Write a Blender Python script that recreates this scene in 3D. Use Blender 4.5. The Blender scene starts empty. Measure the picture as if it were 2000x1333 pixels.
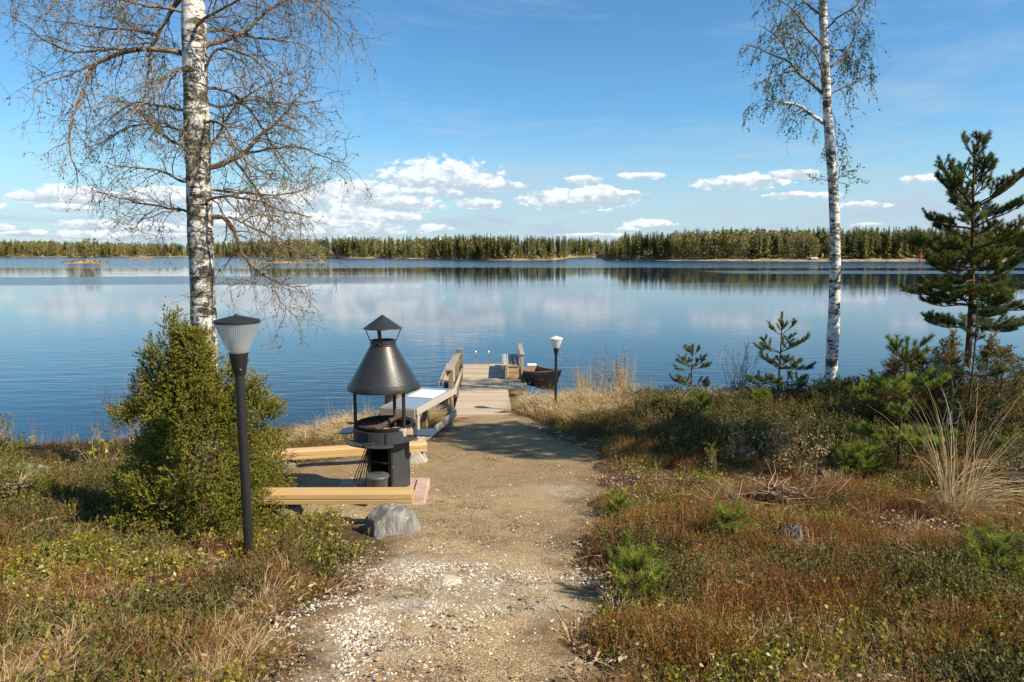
import bpy, math, random
import numpy as np
from mathutils import Vector, Matrix

scene = bpy.context.scene
COL = scene.collection
R = math.radians
rng = np.random.default_rng(7)

# ------------------------------------------------------------------ camera
FPX = 1333.333
PITCH = math.atan(173.5 / FPX)
CP, SP = math.cos(PITCH), math.sin(PITCH)
CAMZ = 4.0
cam_d = bpy.data.cameras.new("camera")
cam = bpy.data.objects.new("camera", cam_d)
COL.objects.link(cam)
cam.location = (0, 0, CAMZ)
cam.rotation_euler = (math.pi / 2 - PITCH, 0, 0)
cam_d.sensor_width = 36.0
cam_d.lens = 24.0
cam_d.clip_start = 0.05
cam_d.clip_end = 20000
scene.camera = cam

# ------------------------------------------------------------------ sky, sun, exposure
SUN_EL, SUN_AZ = R(42), R(118)            # azimuth clockwise from +Y (the way the camera looks)
SKY_STRENGTH = 0.097
vs = scene.view_settings
vs.view_transform = 'Standard'
vs.look = 'None'
vs.gamma = 1.0
vs.use_curve_mapping = False
vs.exposure = 0.70
scene.render.engine = 'CYCLES'
scene.cycles.use_denoising = True
scene.cycles.max_bounces = 7
scene.cycles.diffuse_bounces = 3
scene.cycles.transparent_max_bounces = 12

sun_d = bpy.data.lights.new("sun", 'SUN')
sun_d.energy = 5.0
sun_d.angle = R(0.5)
sun_d.color = (1.0, 0.885, 0.71)
sun = bpy.data.objects.new("sun", sun_d)
COL.objects.link(sun)
sdir = Vector((math.sin(SUN_AZ) * math.cos(SUN_EL), math.cos(SUN_AZ) * math.cos(SUN_EL), math.sin(SUN_EL)))
sun.rotation_euler = (-sdir).to_track_quat('-Z', 'Y').to_euler()
sun.location = (10, -6, 20)


class NT:
    """little helper that writes node graphs as expressions"""
    def __init__(self, tree):
        self.t = tree
        tree.nodes.clear()

    def n(self, typ, **kw):
        nd = self.t.nodes.new(typ)
        for k, v in kw.items():
            setattr(nd, k, v)
        return nd

    def link(self, a, b):
        self.t.links.new(a, b)

    def put(self, sock, v):
        if hasattr(v, 'is_output'):
            self.link(v, sock)
        elif v is not None:
            sock.default_value = v

    def m(self, op, a, b=None, c=None, clamp=False):
        nd = self.n('ShaderNodeMath', operation=op)
        nd.use_clamp = clamp
        self.put(nd.inputs[0], a)
        if b is not None:
            self.put(nd.inputs[1], b)
        if c is not None:
            self.put(nd.inputs[2], c)
        return nd.outputs[0]

    def ss(self, v, lo, hi, o0=0.0, o1=1.0):
        nd = self.n('ShaderNodeMapRange', interpolation_type='SMOOTHSTEP')
        self.put(nd.inputs[0], v)
        nd.inputs[1].default_value = lo
        nd.inputs[2].default_value = hi
        nd.inputs[3].default_value = o0
        nd.inputs[4].default_value = o1
        return nd.outputs[0]

    def mix(self, f, a, b, mode='MIX'):
        nd = self.n('ShaderNodeMix', data_type='RGBA', blend_type=mode)
        self.put(nd.inputs[0], f)
        self.put(nd.inputs[6], a if hasattr(a, 'is_output') else (*a, 1)[:4])
        self.put(nd.inputs[7], b if hasattr(b, 'is_output') else (*b, 1)[:4])
        return nd.outputs[2]

    def noise(self, vec, scale, detail=4, rough=0.55, dist=0.0):
        nd = self.n('ShaderNodeTexNoise')
        self.put(nd.inputs['Vector'], vec)
        nd.inputs['Scale'].default_value = scale
        nd.inputs['Detail'].default_value = detail
        nd.inputs['Roughness'].default_value = rough
        nd.inputs['Distortion'].default_value = dist
        return nd.outputs[0]

    def mapv(self, vec, scale=(1, 1, 1), loc=(0, 0, 0), rot=(0, 0, 0)):
        nd = self.n('ShaderNodeMapping')
        self.put(nd.inputs[0], vec)
        nd.inputs[1].default_value = loc
        nd.inputs[2].default_value = rot
        nd.inputs[3].default_value = scale
        return nd.outputs[0]

    def ramp(self, f, stops):
        nd = self.n('ShaderNodeValToRGB')
        self.put(nd.inputs[0], f)
        el = nd.color_ramp.elements
        while len(el) < len(stops):
            el.new(0.5)
        for e, (p_, c_) in zip(el, stops):
            e.position = p_
            e.color = (*c_, 1)[:4]
        return nd.outputs[0]

    def xyz(self, x, y, z):
        nd = self.n('ShaderNodeCombineXYZ')
        self.put(nd.inputs[0], x)
        self.put(nd.inputs[1], y)
        self.put(nd.inputs[2], z)
        return nd.outputs[0]


def ray(px, py):
    X = (px - 1000) / FPX
    v = (666.5 - py) / FPX
    return X, CP + v * SP, -SP + v * CP


def at(px, py, Y):
    """world point at distance Y (metres ahead) that shows at a place in the photograph"""
    d = ray(px, py)
    t = Y / d[1]
    return Vector((d[0] * t, Y, CAMZ + d[2] * t))


def azel(px, py):
    x, y, z = ray(px, py)
    return math.degrees(math.atan2(x, y)), math.degrees(math.atan2(z, math.hypot(x, y)))


world = bpy.data.worlds.new("World")
scene.world = world
world.use_nodes = True
w = NT(world.node_tree)
sky = w.n('ShaderNodeTexSky', sky_type='NISHITA', sun_disc=False, sun_elevation=SUN_EL, sun_rotation=SUN_AZ,
          altitude=0, air_density=1.0, dust_density=0.3, ozone_density=3.0)
hs = w.n('ShaderNodeHueSaturation')
hs.inputs['Hue'].default_value = 0.5
hs.inputs['Saturation'].default_value = 1.13
hs.inputs['Value'].default_value = 1.02
w.link(sky.outputs[0], hs.inputs['Color'])
gm = w.n('ShaderNodeGamma')
gm.inputs[1].default_value = 1.0
w.link(w.mix(1.0, hs.outputs[0], (0.67, 0.92, 0.98), 'MULTIPLY'), gm.inputs[0])
tc = w.n('ShaderNodeTexCoord')
sep = w.n('ShaderNodeSeparateXYZ')
w.link(tc.outputs['Generated'], sep.inputs[0])
X_, Y_, Z_ = sep.outputs
AZ = w.m('MULTIPLY', w.m('ARCTAN2', X_, Y_), 57.2958)
HYP = w.m('SQRT', w.m('ADD', w.m('MULTIPLY', X_, X_), w.m('MULTIPLY', Y_, Y_)))
EL = w.m('MULTIPLY', w.m('ARCTAN2', Z_, HYP), 57.2958)
cv = w.xyz(AZ, w.m('MULTIPLY', EL, 1.7), 0.0)
n1 = w.noise(cv, 0.62, 9, 0.64, 0.5)
n2 = w.noise(w.mapv(cv, (1, 1, 1), (31, 7, 3)), 1.7, 6, 0.6)
vo = w.n('ShaderNodeTexVoronoi', feature='SMOOTH_F1')
wv = w.n('ShaderNodeVectorMath', operation='ADD')
w.link(cv, wv.inputs[0])
w.link(w.xyz(w.m('MULTIPLY', n2, 0.9), w.m('MULTIPLY', n1, 0.9), 0.0), wv.inputs[1])
w.link(wv.outputs[0], vo.inputs['Vector'])
vo.inputs['Scale'].default_value = 1.15
vo.inputs['Smoothness'].default_value = 0.35
vo.inputs['Detail'].default_value = 2.0
puff = w.m('SUBTRACT', 0.42, vo.outputs['Distance'])
NZ = w.m('ADD', w.m('ADD', w.m('MULTIPLY', w.m('SUBTRACT', n1, 0.5), 3.2), w.m('MULTIPLY', w.m('SUBTRACT', n2, 0.5), 1.2)), w.m('MULTIPLY', puff, 1.5))
# cumulus: centre and half sizes as seen in the photograph, kept as directions
CLOUDS = [(860, 352, 112, 42, 22), (700, 375, 90, 24, 16), (650, 440, 120, 26, 14), (500, 400, 120, 28, 16), (130, 388, 95, 20, 12), (965, 364, 60, 14, 10), (835, 376, 70, 12, 8), (1125, 392, 105, 26, 20), (1160, 380, 55, 18, 10),
          (935, 399, 48, 12, 8), (1220, 380, 38, 8, 6), (1140, 351, 36, 9, 7), (735, 388, 100, 30, 22), (800, 402, 70, 20, 12),
          (690, 420, 70, 24, 12), (765, 428, 55, 16, 10), (720, 452, 65, 12, 8), (850, 449, 34, 13, 8), (560, 395, 110, 28, 18),
          (480, 440, 120, 26, 14), (600, 455, 90, 16, 10), (150, 380, 85, 18, 12), (55, 385, 48, 11, 9), (130, 408, 60, 12, 8),
          (180, 442, 62, 14, 9), (310, 448, 70, 14, 8), (240, 462, 150, 12, 8), (0, 446, 30, 10, 7), (330, 385, 80, 22, 14), (60, 458, 60, 8, 6),
          (-120, 400, 120, 25, 14), (1445, 358, 90, 18, 13), (1555, 343, 55, 13, 8), (1540, 382, 48, 8, 6), (1612, 382, 34, 7, 5),
          (1800, 352, 40, 11, 8), (1690, 401, 48, 8, 6), (1268, 440, 48, 12, 8), (1225, 449, 24, 7, 5), (1690, 440, 30, 6, 5),
          (1250, 345, 50, 8, 6), (2130, 380, 110, 20, 12), (2300, 420, 140, 18, 12), (-330, 430, 150, 22, 12), (900, 470, 60, 6, 5), (1150, 460, 60, 5, 4)]
cov = None
base = None
for (cx, cy, hw, ht, hb) in CLOUDS:
    a0, e0 = azel(cx, cy)
    a1, _ = azel(cx + hw, cy)
    _, e1 = azel(cx, cy - ht)
    _, e2 = azel(cx, cy + hb)
    da = w.m('MULTIPLY', w.m('SUBTRACT', AZ, a0), 1 / max(1e-3, abs(a1 - a0)))
    de = w.m('SUBTRACT', EL, e0)
    up = w.m('MULTIPLY', w.m('MAXIMUM', de, 0.0), 1 / max(1e-3, e1 - e0))
    dn = w.m('MULTIPLY', w.m('MINIMUM', de, 0.0), 1 / max(1e-3, e0 - e2))
    r2 = w.m('MULTIPLY_ADD', da, da, w.m('MULTIPLY_ADD', up, up, w.m('MULTIPLY', dn, dn)))
    d = w.m('SUBTRACT', 1.0, r2)
    hgt = w.m('ADD', up, dn)
    if cov is None:
        cov, base = d, w.m('MULTIPLY', hgt, w.m('MAXIMUM', d, 0.0))
        wsum = w.m('MAXIMUM', d, 0.0)
    else:
        cov = w.m('MAXIMUM', cov, d)
        dd = w.m('MAXIMUM', d, 0.0)
        base = w.m('MULTIPLY_ADD', hgt, dd, base)
        wsum = w.m('ADD', wsum, dd)
hrel = w.m('DIVIDE', base, w.m('MAXIMUM', wsum, 0.02))
# scattered cumulus round the rest of the horizon (behind the camera)
behind = w.ss(Y_, -0.1, -0.45)
nb = w.noise(w.mapv(cv, (0.09, 0.22, 1), (5, 2, 9)), 1.0, 7, 0.6)
covb = w.m('MULTIPLY', behind, w.m('MULTIPLY', w.ss(nb, 0.5, 0.62), w.m('MULTIPLY', w.ss(EL, 1, 4), w.ss(EL, 20, 9))))
dens = w.ss(w.m('ADD', w.m('MAXIMUM', cov, -1.5), w.m('MULTIPLY', NZ, 0.66)), -0.80, -0.10)
dens = w.m('MAXIMUM', dens, covb)
lightn = w.m('ADD', w.m('MULTIPLY', hrel, 0.55), w.m('MULTIPLY', NZ, 0.42))
ccol = w.mix(w.ss(lightn, -0.62, 0.05), (3.6, 4.3, 4.9), (6.25, 6.65, 6.9))
# thin cirrus veils
cz = w.noise(w.mapv(w.xyz(AZ, EL, 0.0), (0.035, 0.16, 1), (2, 4, 0), (0, 0, R(14))), 1.0, 8, 0.62, 0.6)
cirr = w.m('MULTIPLY', w.ss(cz, 0.48, 0.70), 0.42)
cz2 = w.noise(w.mapv(w.xyz(AZ, EL, 0.0), (0.07, 0.42, 1), (8, 1, 0), (0, 0, R(-24))), 1.0, 7, 0.62, 0.8)
cirr = w.m('ADD', cirr, w.m('MULTIPLY', w.m('MULTIPLY', w.ss(cz2, 0.50, 0.72), w.ss(EL, 19, 5)), 0.42))
lowhaze = w.m('MULTIPLY', w.ss(EL, 11, 0), 0.72)
skyc = w.mix(w.m('MINIMUM', w.m('ADD', cirr, lowhaze), 1.0), gm.outputs[0], (3.3, 4.15, 5.0))
allc = w.mix(w.m('MULTIPLY', dens, 0.97), skyc, ccol)
bg = w.n('ShaderNodeBackground')
w.link(allc, bg.inputs[0])
bg.inputs[1].default_value = SKY_STRENGTH
wo = w.n('ShaderNodeOutputWorld')
w.link(bg.outputs[0], wo.inputs[0])
world.cycles.sampling_method = 'MANUAL'
world.cycles.sample_map_resolution = 512


# ------------------------------------------------------------------ mesh builder
class MB:
    def __init__(self, org=(0, 0, 0)):
        self.org = np.array(org, float)
        self.V, self.RN, self.T, self.Q = [], [], [], []
        self.n = 0

    def add(self, V, tris=None, quads=None, mat=0, rnd=0.5, smooth=False):
        V = np.asarray(V, float).reshape(-1, 3)
        self.V.append(V - self.org)
        self.RN.append(np.broadcast_to(np.asarray(rnd, float), (len(V),)))
        if tris is not None and len(tris):
            self.T.append((np.asarray(tris, int).reshape(-1, 3) + self.n, mat, smooth))
        if quads is not None and len(quads):
            self.Q.append((np.asarray(quads, int).reshape(-1, 4) + self.n, mat, smooth))
        self.n += len(V)

    def tube(self, pts, rads, sides=6, mat=0, cap=True, rnd=0.5, smooth=True):
        P = np.array([tuple(p) for p in pts], float)
        k = len(P)
        rads = np.broadcast_to(np.asarray(rads, float), (k,))
        T = np.gradient(P, axis=0)
        T /= np.linalg.norm(T, axis=1)[:, None] + 1e-12
        mean = P[-1] - P[0]
        ref = np.array([1.0, 0.13, 0.07]) if abs(mean[0]) < 0.75 * np.linalg.norm(mean) + 1e-9 else np.array([0.05, 0.2, 1.0])
        A = np.cross(T, ref)
        A /= np.linalg.norm(A, axis=1)[:, None] + 1e-12
        B = np.cross(T, A)
        ang = np.arange(sides) * 2 * math.pi / sides
        ring = A[:, None, :] * np.cos(ang)[None, :, None] + B[:, None, :] * np.sin(ang)[None, :, None]
        V = (P[:, None, :] + ring * rads[:, None, None]).reshape(-1, 3)
        i = np.arange(k - 1)[:, None] * sides
        j = np.arange(sides)[None, :]
        j2 = (j + 1) % sides
        q = np.stack([i + j, i + j2, i + sides + j2, i + sides + j], -1).reshape(-1, 4)
        tris = []
        if cap:
            for s in range(1, sides - 1):
                tris.append((0, s + 1, s))
                b = (k - 1) * sides
                tris.append((b, b + s, b + s + 1))
        self.add(V, tris, q, mat, rnd, smooth)

    def box(self, c, size, rz=0.0, mat=0, rnd=0.5, M=None):
        s = np.array(size) / 2
        V = np.array([(x, y, z) for x in (-1, 1) for y in (-1, 1) for z in (-1, 1)], float) * s
        if M is not None:
            V = V @ np.array(M).T
        elif rz:
            cz_, sz_ = math.cos(rz), math.sin(rz)
            V = V @ np.array([[cz_, -sz_, 0], [sz_, cz_, 0], [0, 0, 1]]).T
        V = V + np.array(c)
        q = [(0, 1, 3, 2), (4, 6, 7, 5), (0, 4, 5, 1), (2, 3, 7, 6), (0, 2, 6, 4), (1, 5, 7, 3)]
        self.add(V, None, q, mat, rnd)

    def bar(self, p0, p1, wd, h, mat=0, rnd=0.5, up=(0, 0, 1)):
        """a squared timber from p0 to p1 (centre line), wd across and h along 'up'"""
        p0, p1 = Vector(p0), Vector(p1)
        d = (p1 - p0)
        L = d.length
        d.normalize()
        s = d.cross(Vector(up)).normalized()
        u = s.cross(d)
        M = np.array([list(d), list(s), list(u)]).T
        self.box((p0 + p1) / 2, (L, wd, h), M=M, mat=mat, rnd=rnd)

    def lathe(self, prof, segs=32, c=(0, 0, 0), mat=0, smooth=True, rnd=0.5, squash=None):
        P = np.array(prof, float)
        ang = np.arange(segs) * 2 * math.pi / segs
        V = np.stack([P[:, 0:1] * np.cos(ang), P[:, 0:1] * np.sin(ang), np.repeat(P[:, 1:2], segs, 1)], -1).reshape(-1, 3) + np.array(c)
        i = np.arange(len(P) - 1)[:, None] * segs
        j = np.arange(segs)[None, :]
        j2 = (j + 1) % segs
        q = np.stack([i + j, i + j2, i + segs + j2, i + segs + j], -1).reshape(-1, 4)
        self.add(V, None, q, mat, rnd, smooth)

    def build(self, name, mats, parent=None, bevel=0.0, link=True):
        me = bpy.data.meshes.new(name)
        V = np.concatenate(self.V)
        parts = [(a, 3, m_, s_) for a, m_, s_ in self.T] + [(a, 4, m_, s_) for a, m_, s_ in self.Q]
        loops = np.concatenate([a.ravel() for a, *_ in parts])
        starts, mi, sm, o = [], [], [], 0
        for a, k, m_, s_ in parts:
            starts.append(o + np.arange(len(a)) * k)
            o += len(a) * k
            mi.append(np.full(len(a), m_))
            sm.append(np.full(len(a), s_))
        me.vertices.add(len(V))
        me.vertices.foreach_set("co", V.ravel().astype(np.float32))
        me.loops.add(len(loops))
        me.loops.foreach_set("vertex_index", loops.astype(np.int32))
        st = np.concatenate(starts)
        me.polygons.add(len(st))
        me.polygons.foreach_set("loop_start", st.astype(np.int32))
        me.polygons.foreach_set("material_index", np.concatenate(mi).astype(np.int32))
        me.polygons.foreach_set("use_smooth", np.concatenate(sm).astype(bool))
        at_ = me.attributes.new("rnd", 'FLOAT', 'POINT')
        at_.data.foreach_set("value", np.concatenate(self.RN).astype(np.float32))
        me.update(calc_edges=True)
        if len(V) < 6000 and np.concatenate(sm).any():
            me.set_sharp_from_angle(angle=R(38))
        for m_ in (mats if isinstance(mats, (list, tuple)) else [mats]):
            me.materials.append(m_)
        o = bpy.data.objects.new(name, me)
        if link:
            COL.objects.link(o)
        if parent is not None:
            o.parent = parent
        if bevel:
            b = o.modifiers.new("edge", 'BEVEL')
            b.width = bevel
            b.segments = 2
            b.limit_method = 'ANGLE'
        return o


def tag(o, label, cat=None, group=None, kind=None):
    o['label'] = label
    if cat:
        o['category'] = cat
    if group:
        o['group'] = group
    if kind:
        o['kind'] = kind
    return o


def thing(name, label, cat, loc, rz=0.0, group=None):
    o = bpy.data.objects.new(name, None)
    COL.objects.link(o)
    o.empty_display_size = 0.2
    o.location = loc
    o.rotation_euler = (0, 0, rz)
    return tag(o, label, cat, group)


def hash2(ix, iy, seed):
    h = (ix.astype(np.int64) * 374761393 + iy.astype(np.int64) * 668265263 + seed * 982451653) & 0xFFFFFFFF
    h = ((h ^ (h >> 13)) * 1274126177) & 0xFFFFFFFF
    return ((h ^ (h >> 16)) & 0xFFFF) / 65535.0


def vnoise(x, y, seed=0):
    x, y = np.asarray(x, float), np.asarray(y, float)
    ix, iy = np.floor(x), np.floor(y)
    fx, fy = x - ix, y - iy
    fx, fy = fx * fx * (3 - 2 * fx), fy * fy * (3 - 2 * fy)
    ix, iy = ix.astype(np.int64), iy.astype(np.int64)
    a, b = hash2(ix, iy, seed), hash2(ix + 1, iy, seed)
    c, d = hash2(ix, iy + 1, seed), hash2(ix + 1, iy + 1, seed)
    return (a + (b - a) * fx) * (1 - fy) + (c + (d - c) * fx) * fy


def fbm(x, y, seed=0, oct=4):
    s, a, t = 0.0, 1.0, 0.0
    for k in range(oct):
        s = s + a * vnoise(x * 2 ** k + 17.3 * k, y * 2 ** k - 9.1 * k, seed + k)
        t += a
        a *= 0.5
    return s / t


# ------------------------------------------------------------------ materials
def mat(name):
    m_ = bpy.data.materials.new(name)
    m_.use_nodes = True
    g = NT(m_.node_tree)
    out = g.n('ShaderNodeOutputMaterial')
    return m_, g, out


def principled(g, out, col, rough=0.6, metal=0.0, spec=0.5, normal=None, **kw):
    p = g.n('ShaderNodeBsdfPrincipled')
    g.put(p.inputs['Base Color'], col if hasattr(col, 'is_output') else (*col, 1)[:4])
    g.put(p.inputs['Roughness'], rough)
    p.inputs['Metallic'].default_value = metal
    p.inputs['Specular IOR Level'].default_value = spec
    if normal is not None:
        g.link(normal, p.inputs['Normal'])
    for k, v in kw.items():
        g.put(p.inputs[k], v)
    g.link(p.outputs[0], out.inputs[0])
    return p


def bump(g, h, strength=0.4, dist=0.01):
    b = g.n('ShaderNodeBump')
    b.inputs['Strength'].default_value = strength
    b.inputs['Distance'].default_value = dist
    g.link(h, b.inputs['Height'])
    return b.outputs[0]


def objco(g):
    return g.n('ShaderNodeTexCoord').outputs['Object']


def pos(g):
    return g.n('ShaderNodeNewGeometry').outputs['Position']


def attr(g, name, typ='GEOMETRY'):
    a = g.n('ShaderNodeAttribute', attribute_type=typ)
    a.attribute_name = name
    return a.outputs['Fac']


def leafmat(name, stops, transl=0.35, rough=0.55, gloss=0.04, instrand=0.5, posn=0.0, poscale=0.6):
    """foliage: colour from a per leaf random value, a per clump random value and slow drift over the ground"""
    m_, g, out = mat(name)
    r = attr(g, 'rnd')
    f = r
    if instrand:
        oi = g.n('ShaderNodeObjectInfo').outputs['Random']
        f = g.m('ADD', g.m('MULTIPLY', r, 1 - instrand), g.m('MULTIPLY', oi, instrand))
    if posn:
        nz = g.noise(pos(g), poscale, 3, 0.6)
        f = g.m('ADD', f, g.m('MULTIPLY', g.m('SUBTRACT', nz, 0.5), posn), clamp=True)
    c = g.ramp(f, stops)
    p = g.n('ShaderNodeBsdfPrincipled')
    g.link(c, p.inputs['Base Color'])
    p.inputs['Roughness'].default_value = rough
    p.inputs['Specular IOR Level'].default_value = gloss * 5
    tr = g.n('ShaderNodeBsdfTranslucent')
    g.link(c, tr.inputs[0])
    mx = g.n('ShaderNodeMixShader')
    mx.inputs[0].default_value = transl
    g.link(p.outputs[0], mx.inputs[1])
    g.link(tr.outputs[0], mx.inputs[2])
    g.link(mx.outputs[0], out.inputs[0])
    return m_


def woodmat(name, c1, c2, axis=0, scale=6.0, rough=0.75, stretch=0.06, dark=(0.02, 0.015, 0.01), spot=0.25):
    m_, g, out = mat(name)
    co = objco(g)
    oi = g.n('ShaderNodeObjectInfo').outputs['Random']
    shift = g.n('ShaderNodeVectorMath', operation='ADD')
    g.link(co, shift.inputs[0])
    g.link(g.xyz(g.m('MULTIPLY', oi, 31.0), g.m('MULTIPLY', oi, 17.0), g.m('MULTIPLY', oi, 7.0)), shift.inputs[1])
    sc = [1, 1, 1]
    sc[axis] = stretch
    v = g.mapv(shift.outputs[0], sc)
    a = g.noise(v, scale * 6, 6, 0.65, 0.4)
    b = g.noise(shift.outputs[0], scale * 0.35, 3, 0.5)
    f = g.m('ADD', g.m('MULTIPLY', a, 0.75), g.m('MULTIPLY', b, 0.25))
    f = g.m('ADD', f, g.m('MULTIPLY', g.m('SUBTRACT', oi, 0.5), 0.3))
    c = g.mix(g.ss(f, 0.3, 0.7), c1, c2)
    c = g.mix(g.m('MULTIPLY', g.ss(a, 0.6, 0.72), spot), c, dark)
    principled(g, out, c, rough, normal=bump(g, a, 0.35, 0.004))
    return m_


def stonemat(name, c1, c2, c3, scale=5.0, band=(1, 1, 3), rot=(0.4, 0.6, 0)):
    m_, g, out = mat(name)
    co = objco(g)
    v = g.mapv(co, band, (0, 0, 0), rot)
    a = g.noise(v, scale, 8, 0.65, 0.6)
    b = g.noise(co, scale * 14, 4, 0.7)
    c = g.mix(g.ss(a, 0.35, 0.65), c1, c2)
    c = g.mix(g.ss(g.noise(g.mapv(co, band, (5, 3, 1), rot), scale * 1.7, 6, 0.7, 1.2), 0.58, 0.68), c, c3)
    c = g.mix(g.m('MULTIPLY', g.ss(b, 0.45, 0.75), 0.45), c, (0.05, 0.048, 0.042))
    h = g.m('ADD', a, g.m('MULTIPLY', b, 0.35))
    principled(g, out, c, 0.85, spec=0.25, normal=bump(g, h, 0.7, 0.02))
    return m_


def paintmat(name, col, rough=0.35, wear=0.1, wearcol=(0.12, 0.1, 0.09), metal=0.0, bumpy=0.0, dustcol=None, spec=0.5):
    m_, g, out = mat(name)
    co = objco(g)
    a = g.noise(co, 14, 6, 0.7)
    b = g.noise(co, 3.0, 4, 0.6)
    c = g.mix(g.m('MULTIPLY', g.ss(a, 0.52, 0.75), wear), col, wearcol)
    if dustcol:
        c = g.mix(g.m('MULTIPLY', g.ss(b, 0.4, 0.75), 0.5), c, dustcol)
    rr = g.m('ADD', rough, g.m('MULTIPLY', g.m('SUBTRACT', b, 0.5), 0.25))
    nb = g.noise(co, 55, 3, 0.6)
    nr = bump(g, g.m('ADD', nb, g.m('MULTIPLY', b, 0.6)), bumpy, 0.006) if bumpy else None
    principled(g, out, c, rr, metal, spec, nr)
    return m_


M = {}
# ground
m_, g, out = mat("forest_soil")
P_ = pos(g)
a = g.noise(P_, 1.2, 6, 0.6)
b = g.noise(P_, 26, 5, 0.7)
c = g.ramp(g.m('ADD', g.m('MULTIPLY', a, 0.5), g.m('MULTIPLY', b, 0.5)), [(0.3, (0.03, 0.02, 0.011)), (0.5, (0.09, 0.06, 0.03)), (0.68, (0.18, 0.125, 0.065))])
c = g.mix(g.ss(g.noise(P_, 3.1, 4, 0.6), 0.52, 0.7), c, (0.07, 0.07, 0.025))
principled(g, out, c, 0.95, spec=0.1, normal=bump(g, b, 0.8, 0.03))
M['soil'] = m_
# path
m_, g, out = mat("path_grit")
P_ = pos(g)
a = g.noise(P_, 0.9, 5, 0.6)
b = g.noise(P_, 45, 5, 0.75)
v = g.n('ShaderNodeTexVoronoi')
g.link(P_, v.inputs['Vector'])
v.inputs['Scale'].default_value = 140
vcol = g.n('ShaderNodeSeparateColor')
g.link(v.outputs['Color'], vcol.inputs[0])
c = g.mix(g.ss(a, 0.36, 0.64), (0.28, 0.185, 0.085), (0.46, 0.322, 0.157))
c = g.mix(g.m('MULTIPLY', g.ss(b, 0.42, 0.72), 0.62), c, (0.13, 0.088, 0.046))
c = g.mix(g.m('MULTIPLY', g.ss(g.noise(P_, 130, 3, 0.7), 0.56, 0.74), 0.5), c, (0.42, 0.34, 0.23))
c = g.mix(g.m('MULTIPLY', g.ss(g.noise(P_, 2.6, 5, 0.65), 0.5, 0.7), 0.5), c, (0.115, 0.085, 0.048))
c = g.mix(g.m('MULTIPLY', g.ss(vcol.outputs[0], 0.84, 0.90), 0.85), c, (0.6, 0.53, 0.42))
c = g.mix(g.m('MULTIPLY', g.ss(vcol.outputs[1], 0.84, 0.90), 0.8), c, (0.07, 0.05, 0.03))
py_ = g.n('ShaderNodeSeparateXYZ')
g.link(P_, py_.inputs[0])
en = g.noise(P_, 3.4, 6, 0.7)
ef = g.m('SUBTRACT', 1.0, g.ss(g.m('ADD', attr(g, 'rnd'), g.m('MULTIPLY', g.m('SUBTRACT', en, 0.5), 1.5)), 0.15, 0.75))
c = g.mix(g.m('MULTIPLY', g.m('MULTIPLY', attr(g, 'dust'), g.ss(g.noise(P_, 5, 6, 0.75), 0.36, 0.60)), 0.85), c, g.mix(g.ss(b, 0.4, 0.6), (0.30, 0.25, 0.18), (0.58, 0.52, 0.43)))
c = g.mix(g.m('MULTIPLY', ef, 0.85), c, g.mix(g.ss(b, 0.35, 0.65), (0.07, 0.042, 0.02), (0.20, 0.13, 0.065)))
ff = g.ss(g.m('ADD', py_.outputs[1], g.m('MULTIPLY', g.m('SUBTRACT', a, 0.5), 6.0)), 5.5, 9.5)
c = g.mix(g.m('MULTIPLY', ff, 0.42), c, g.mix(g.ss(b, 0.35, 0.65), (0.10, 0.066, 0.03), (0.26, 0.178, 0.086)))
h = g.m('ADD', g.m('MULTIPLY', b, 0.7), g.m('MULTIPLY', v.outputs['Distance'], 0.5))
principled(g, out, c, 0.95, spec=0.15, normal=bump(g, h, 0.7, 0.015))
M['path'] = m_
# lake water
m_, g, out = mat("lake_water")
P_ = pos(g)
sp = g.n('ShaderNodeSeparateXYZ')
g.link(P_, sp.inputs[0])
yy = g.m('ADD', sp.outputs[1], g.m('MULTIPLY', g.m('SUBTRACT', g.noise(g.mapv(P_, (0.012, 0.03, 0)), 1, 3, 0.5), 0.5), 50))
w1 = g.noise(g.mapv(P_, (0.6, 2.4, 1), (0, 0, 0), (0, 0, R(-7))), 1.0, 2, 0.45, 0.3)
w2 = g.noise(g.mapv(P_, (1.5, 5.6, 1), (4, 2, 0), (0, 0, R(9))), 1.0, 2, 0.5, 0.3)
w3 = g.noise(g.mapv(P_, (5, 15, 1), (1, 9, 0)), 1.0, 2, 0.5)
gust = g.ss(g.noise(g.mapv(P_, (0.025, 0.06, 0), (3, 8, 0)), 1, 3, 0.55), 0.4, 0.62, 0.35, 1.0)
near = g.ss(yy, 46, 14, 0.22, 1.0)
farband = g.ss(yy, 165, 215)
farband2 = g.m('MULTIPLY', g.m('MULTIPLY', g.ss(yy, 82, 92), g.ss(yy, 112, 104)), g.ss(sp.outputs[0], -10, -40))
glint = g.m('MULTIPLY', g.m('MULTIPLY', g.ss(sp.outputs[1], 128, 132), g.ss(sp.outputs[1], 152, 146)), g.ss(sp.outputs[0], 36, 60))
rip = g.m('MAXIMUM', g.m('MAXIMUM', farband, g.m('MULTIPLY', farband2, 0.8)), g.m('MULTIPLY', glint, 0.9))
amp = g.m('ADD', g.m('MULTIPLY', near, gust), g.m('MULTIPLY', rip, 6.0))
h = g.m('ADD', g.m('MULTIPLY', w1, 0.030), g.m('ADD', g.m('MULTIPLY', w2, 0.015), g.m('MULTIPLY', w3, 0.0035)))
h = g.m('MULTIPLY', h, amp)
bn = g.n('ShaderNodeBump')
bn.inputs['Strength'].default_value = 0.55
bn.inputs['Distance'].default_value = 1.0
g.link(h, bn.inputs['Height'])
shore = g.ss(sp.outputs[1], 30, 14)
wc = g.mix(shore, (0.004, 0.024, 0.052), (0.008, 0.020, 0.032))
pw = principled(g, out, wc, g.m('ADD', 0.03, g.m('MULTIPLY', rip, 0.12)), spec=0.5, normal=bn.outputs[0])
pw.inputs['IOR'].default_value = 1.333
M['water'] = m_

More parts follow.
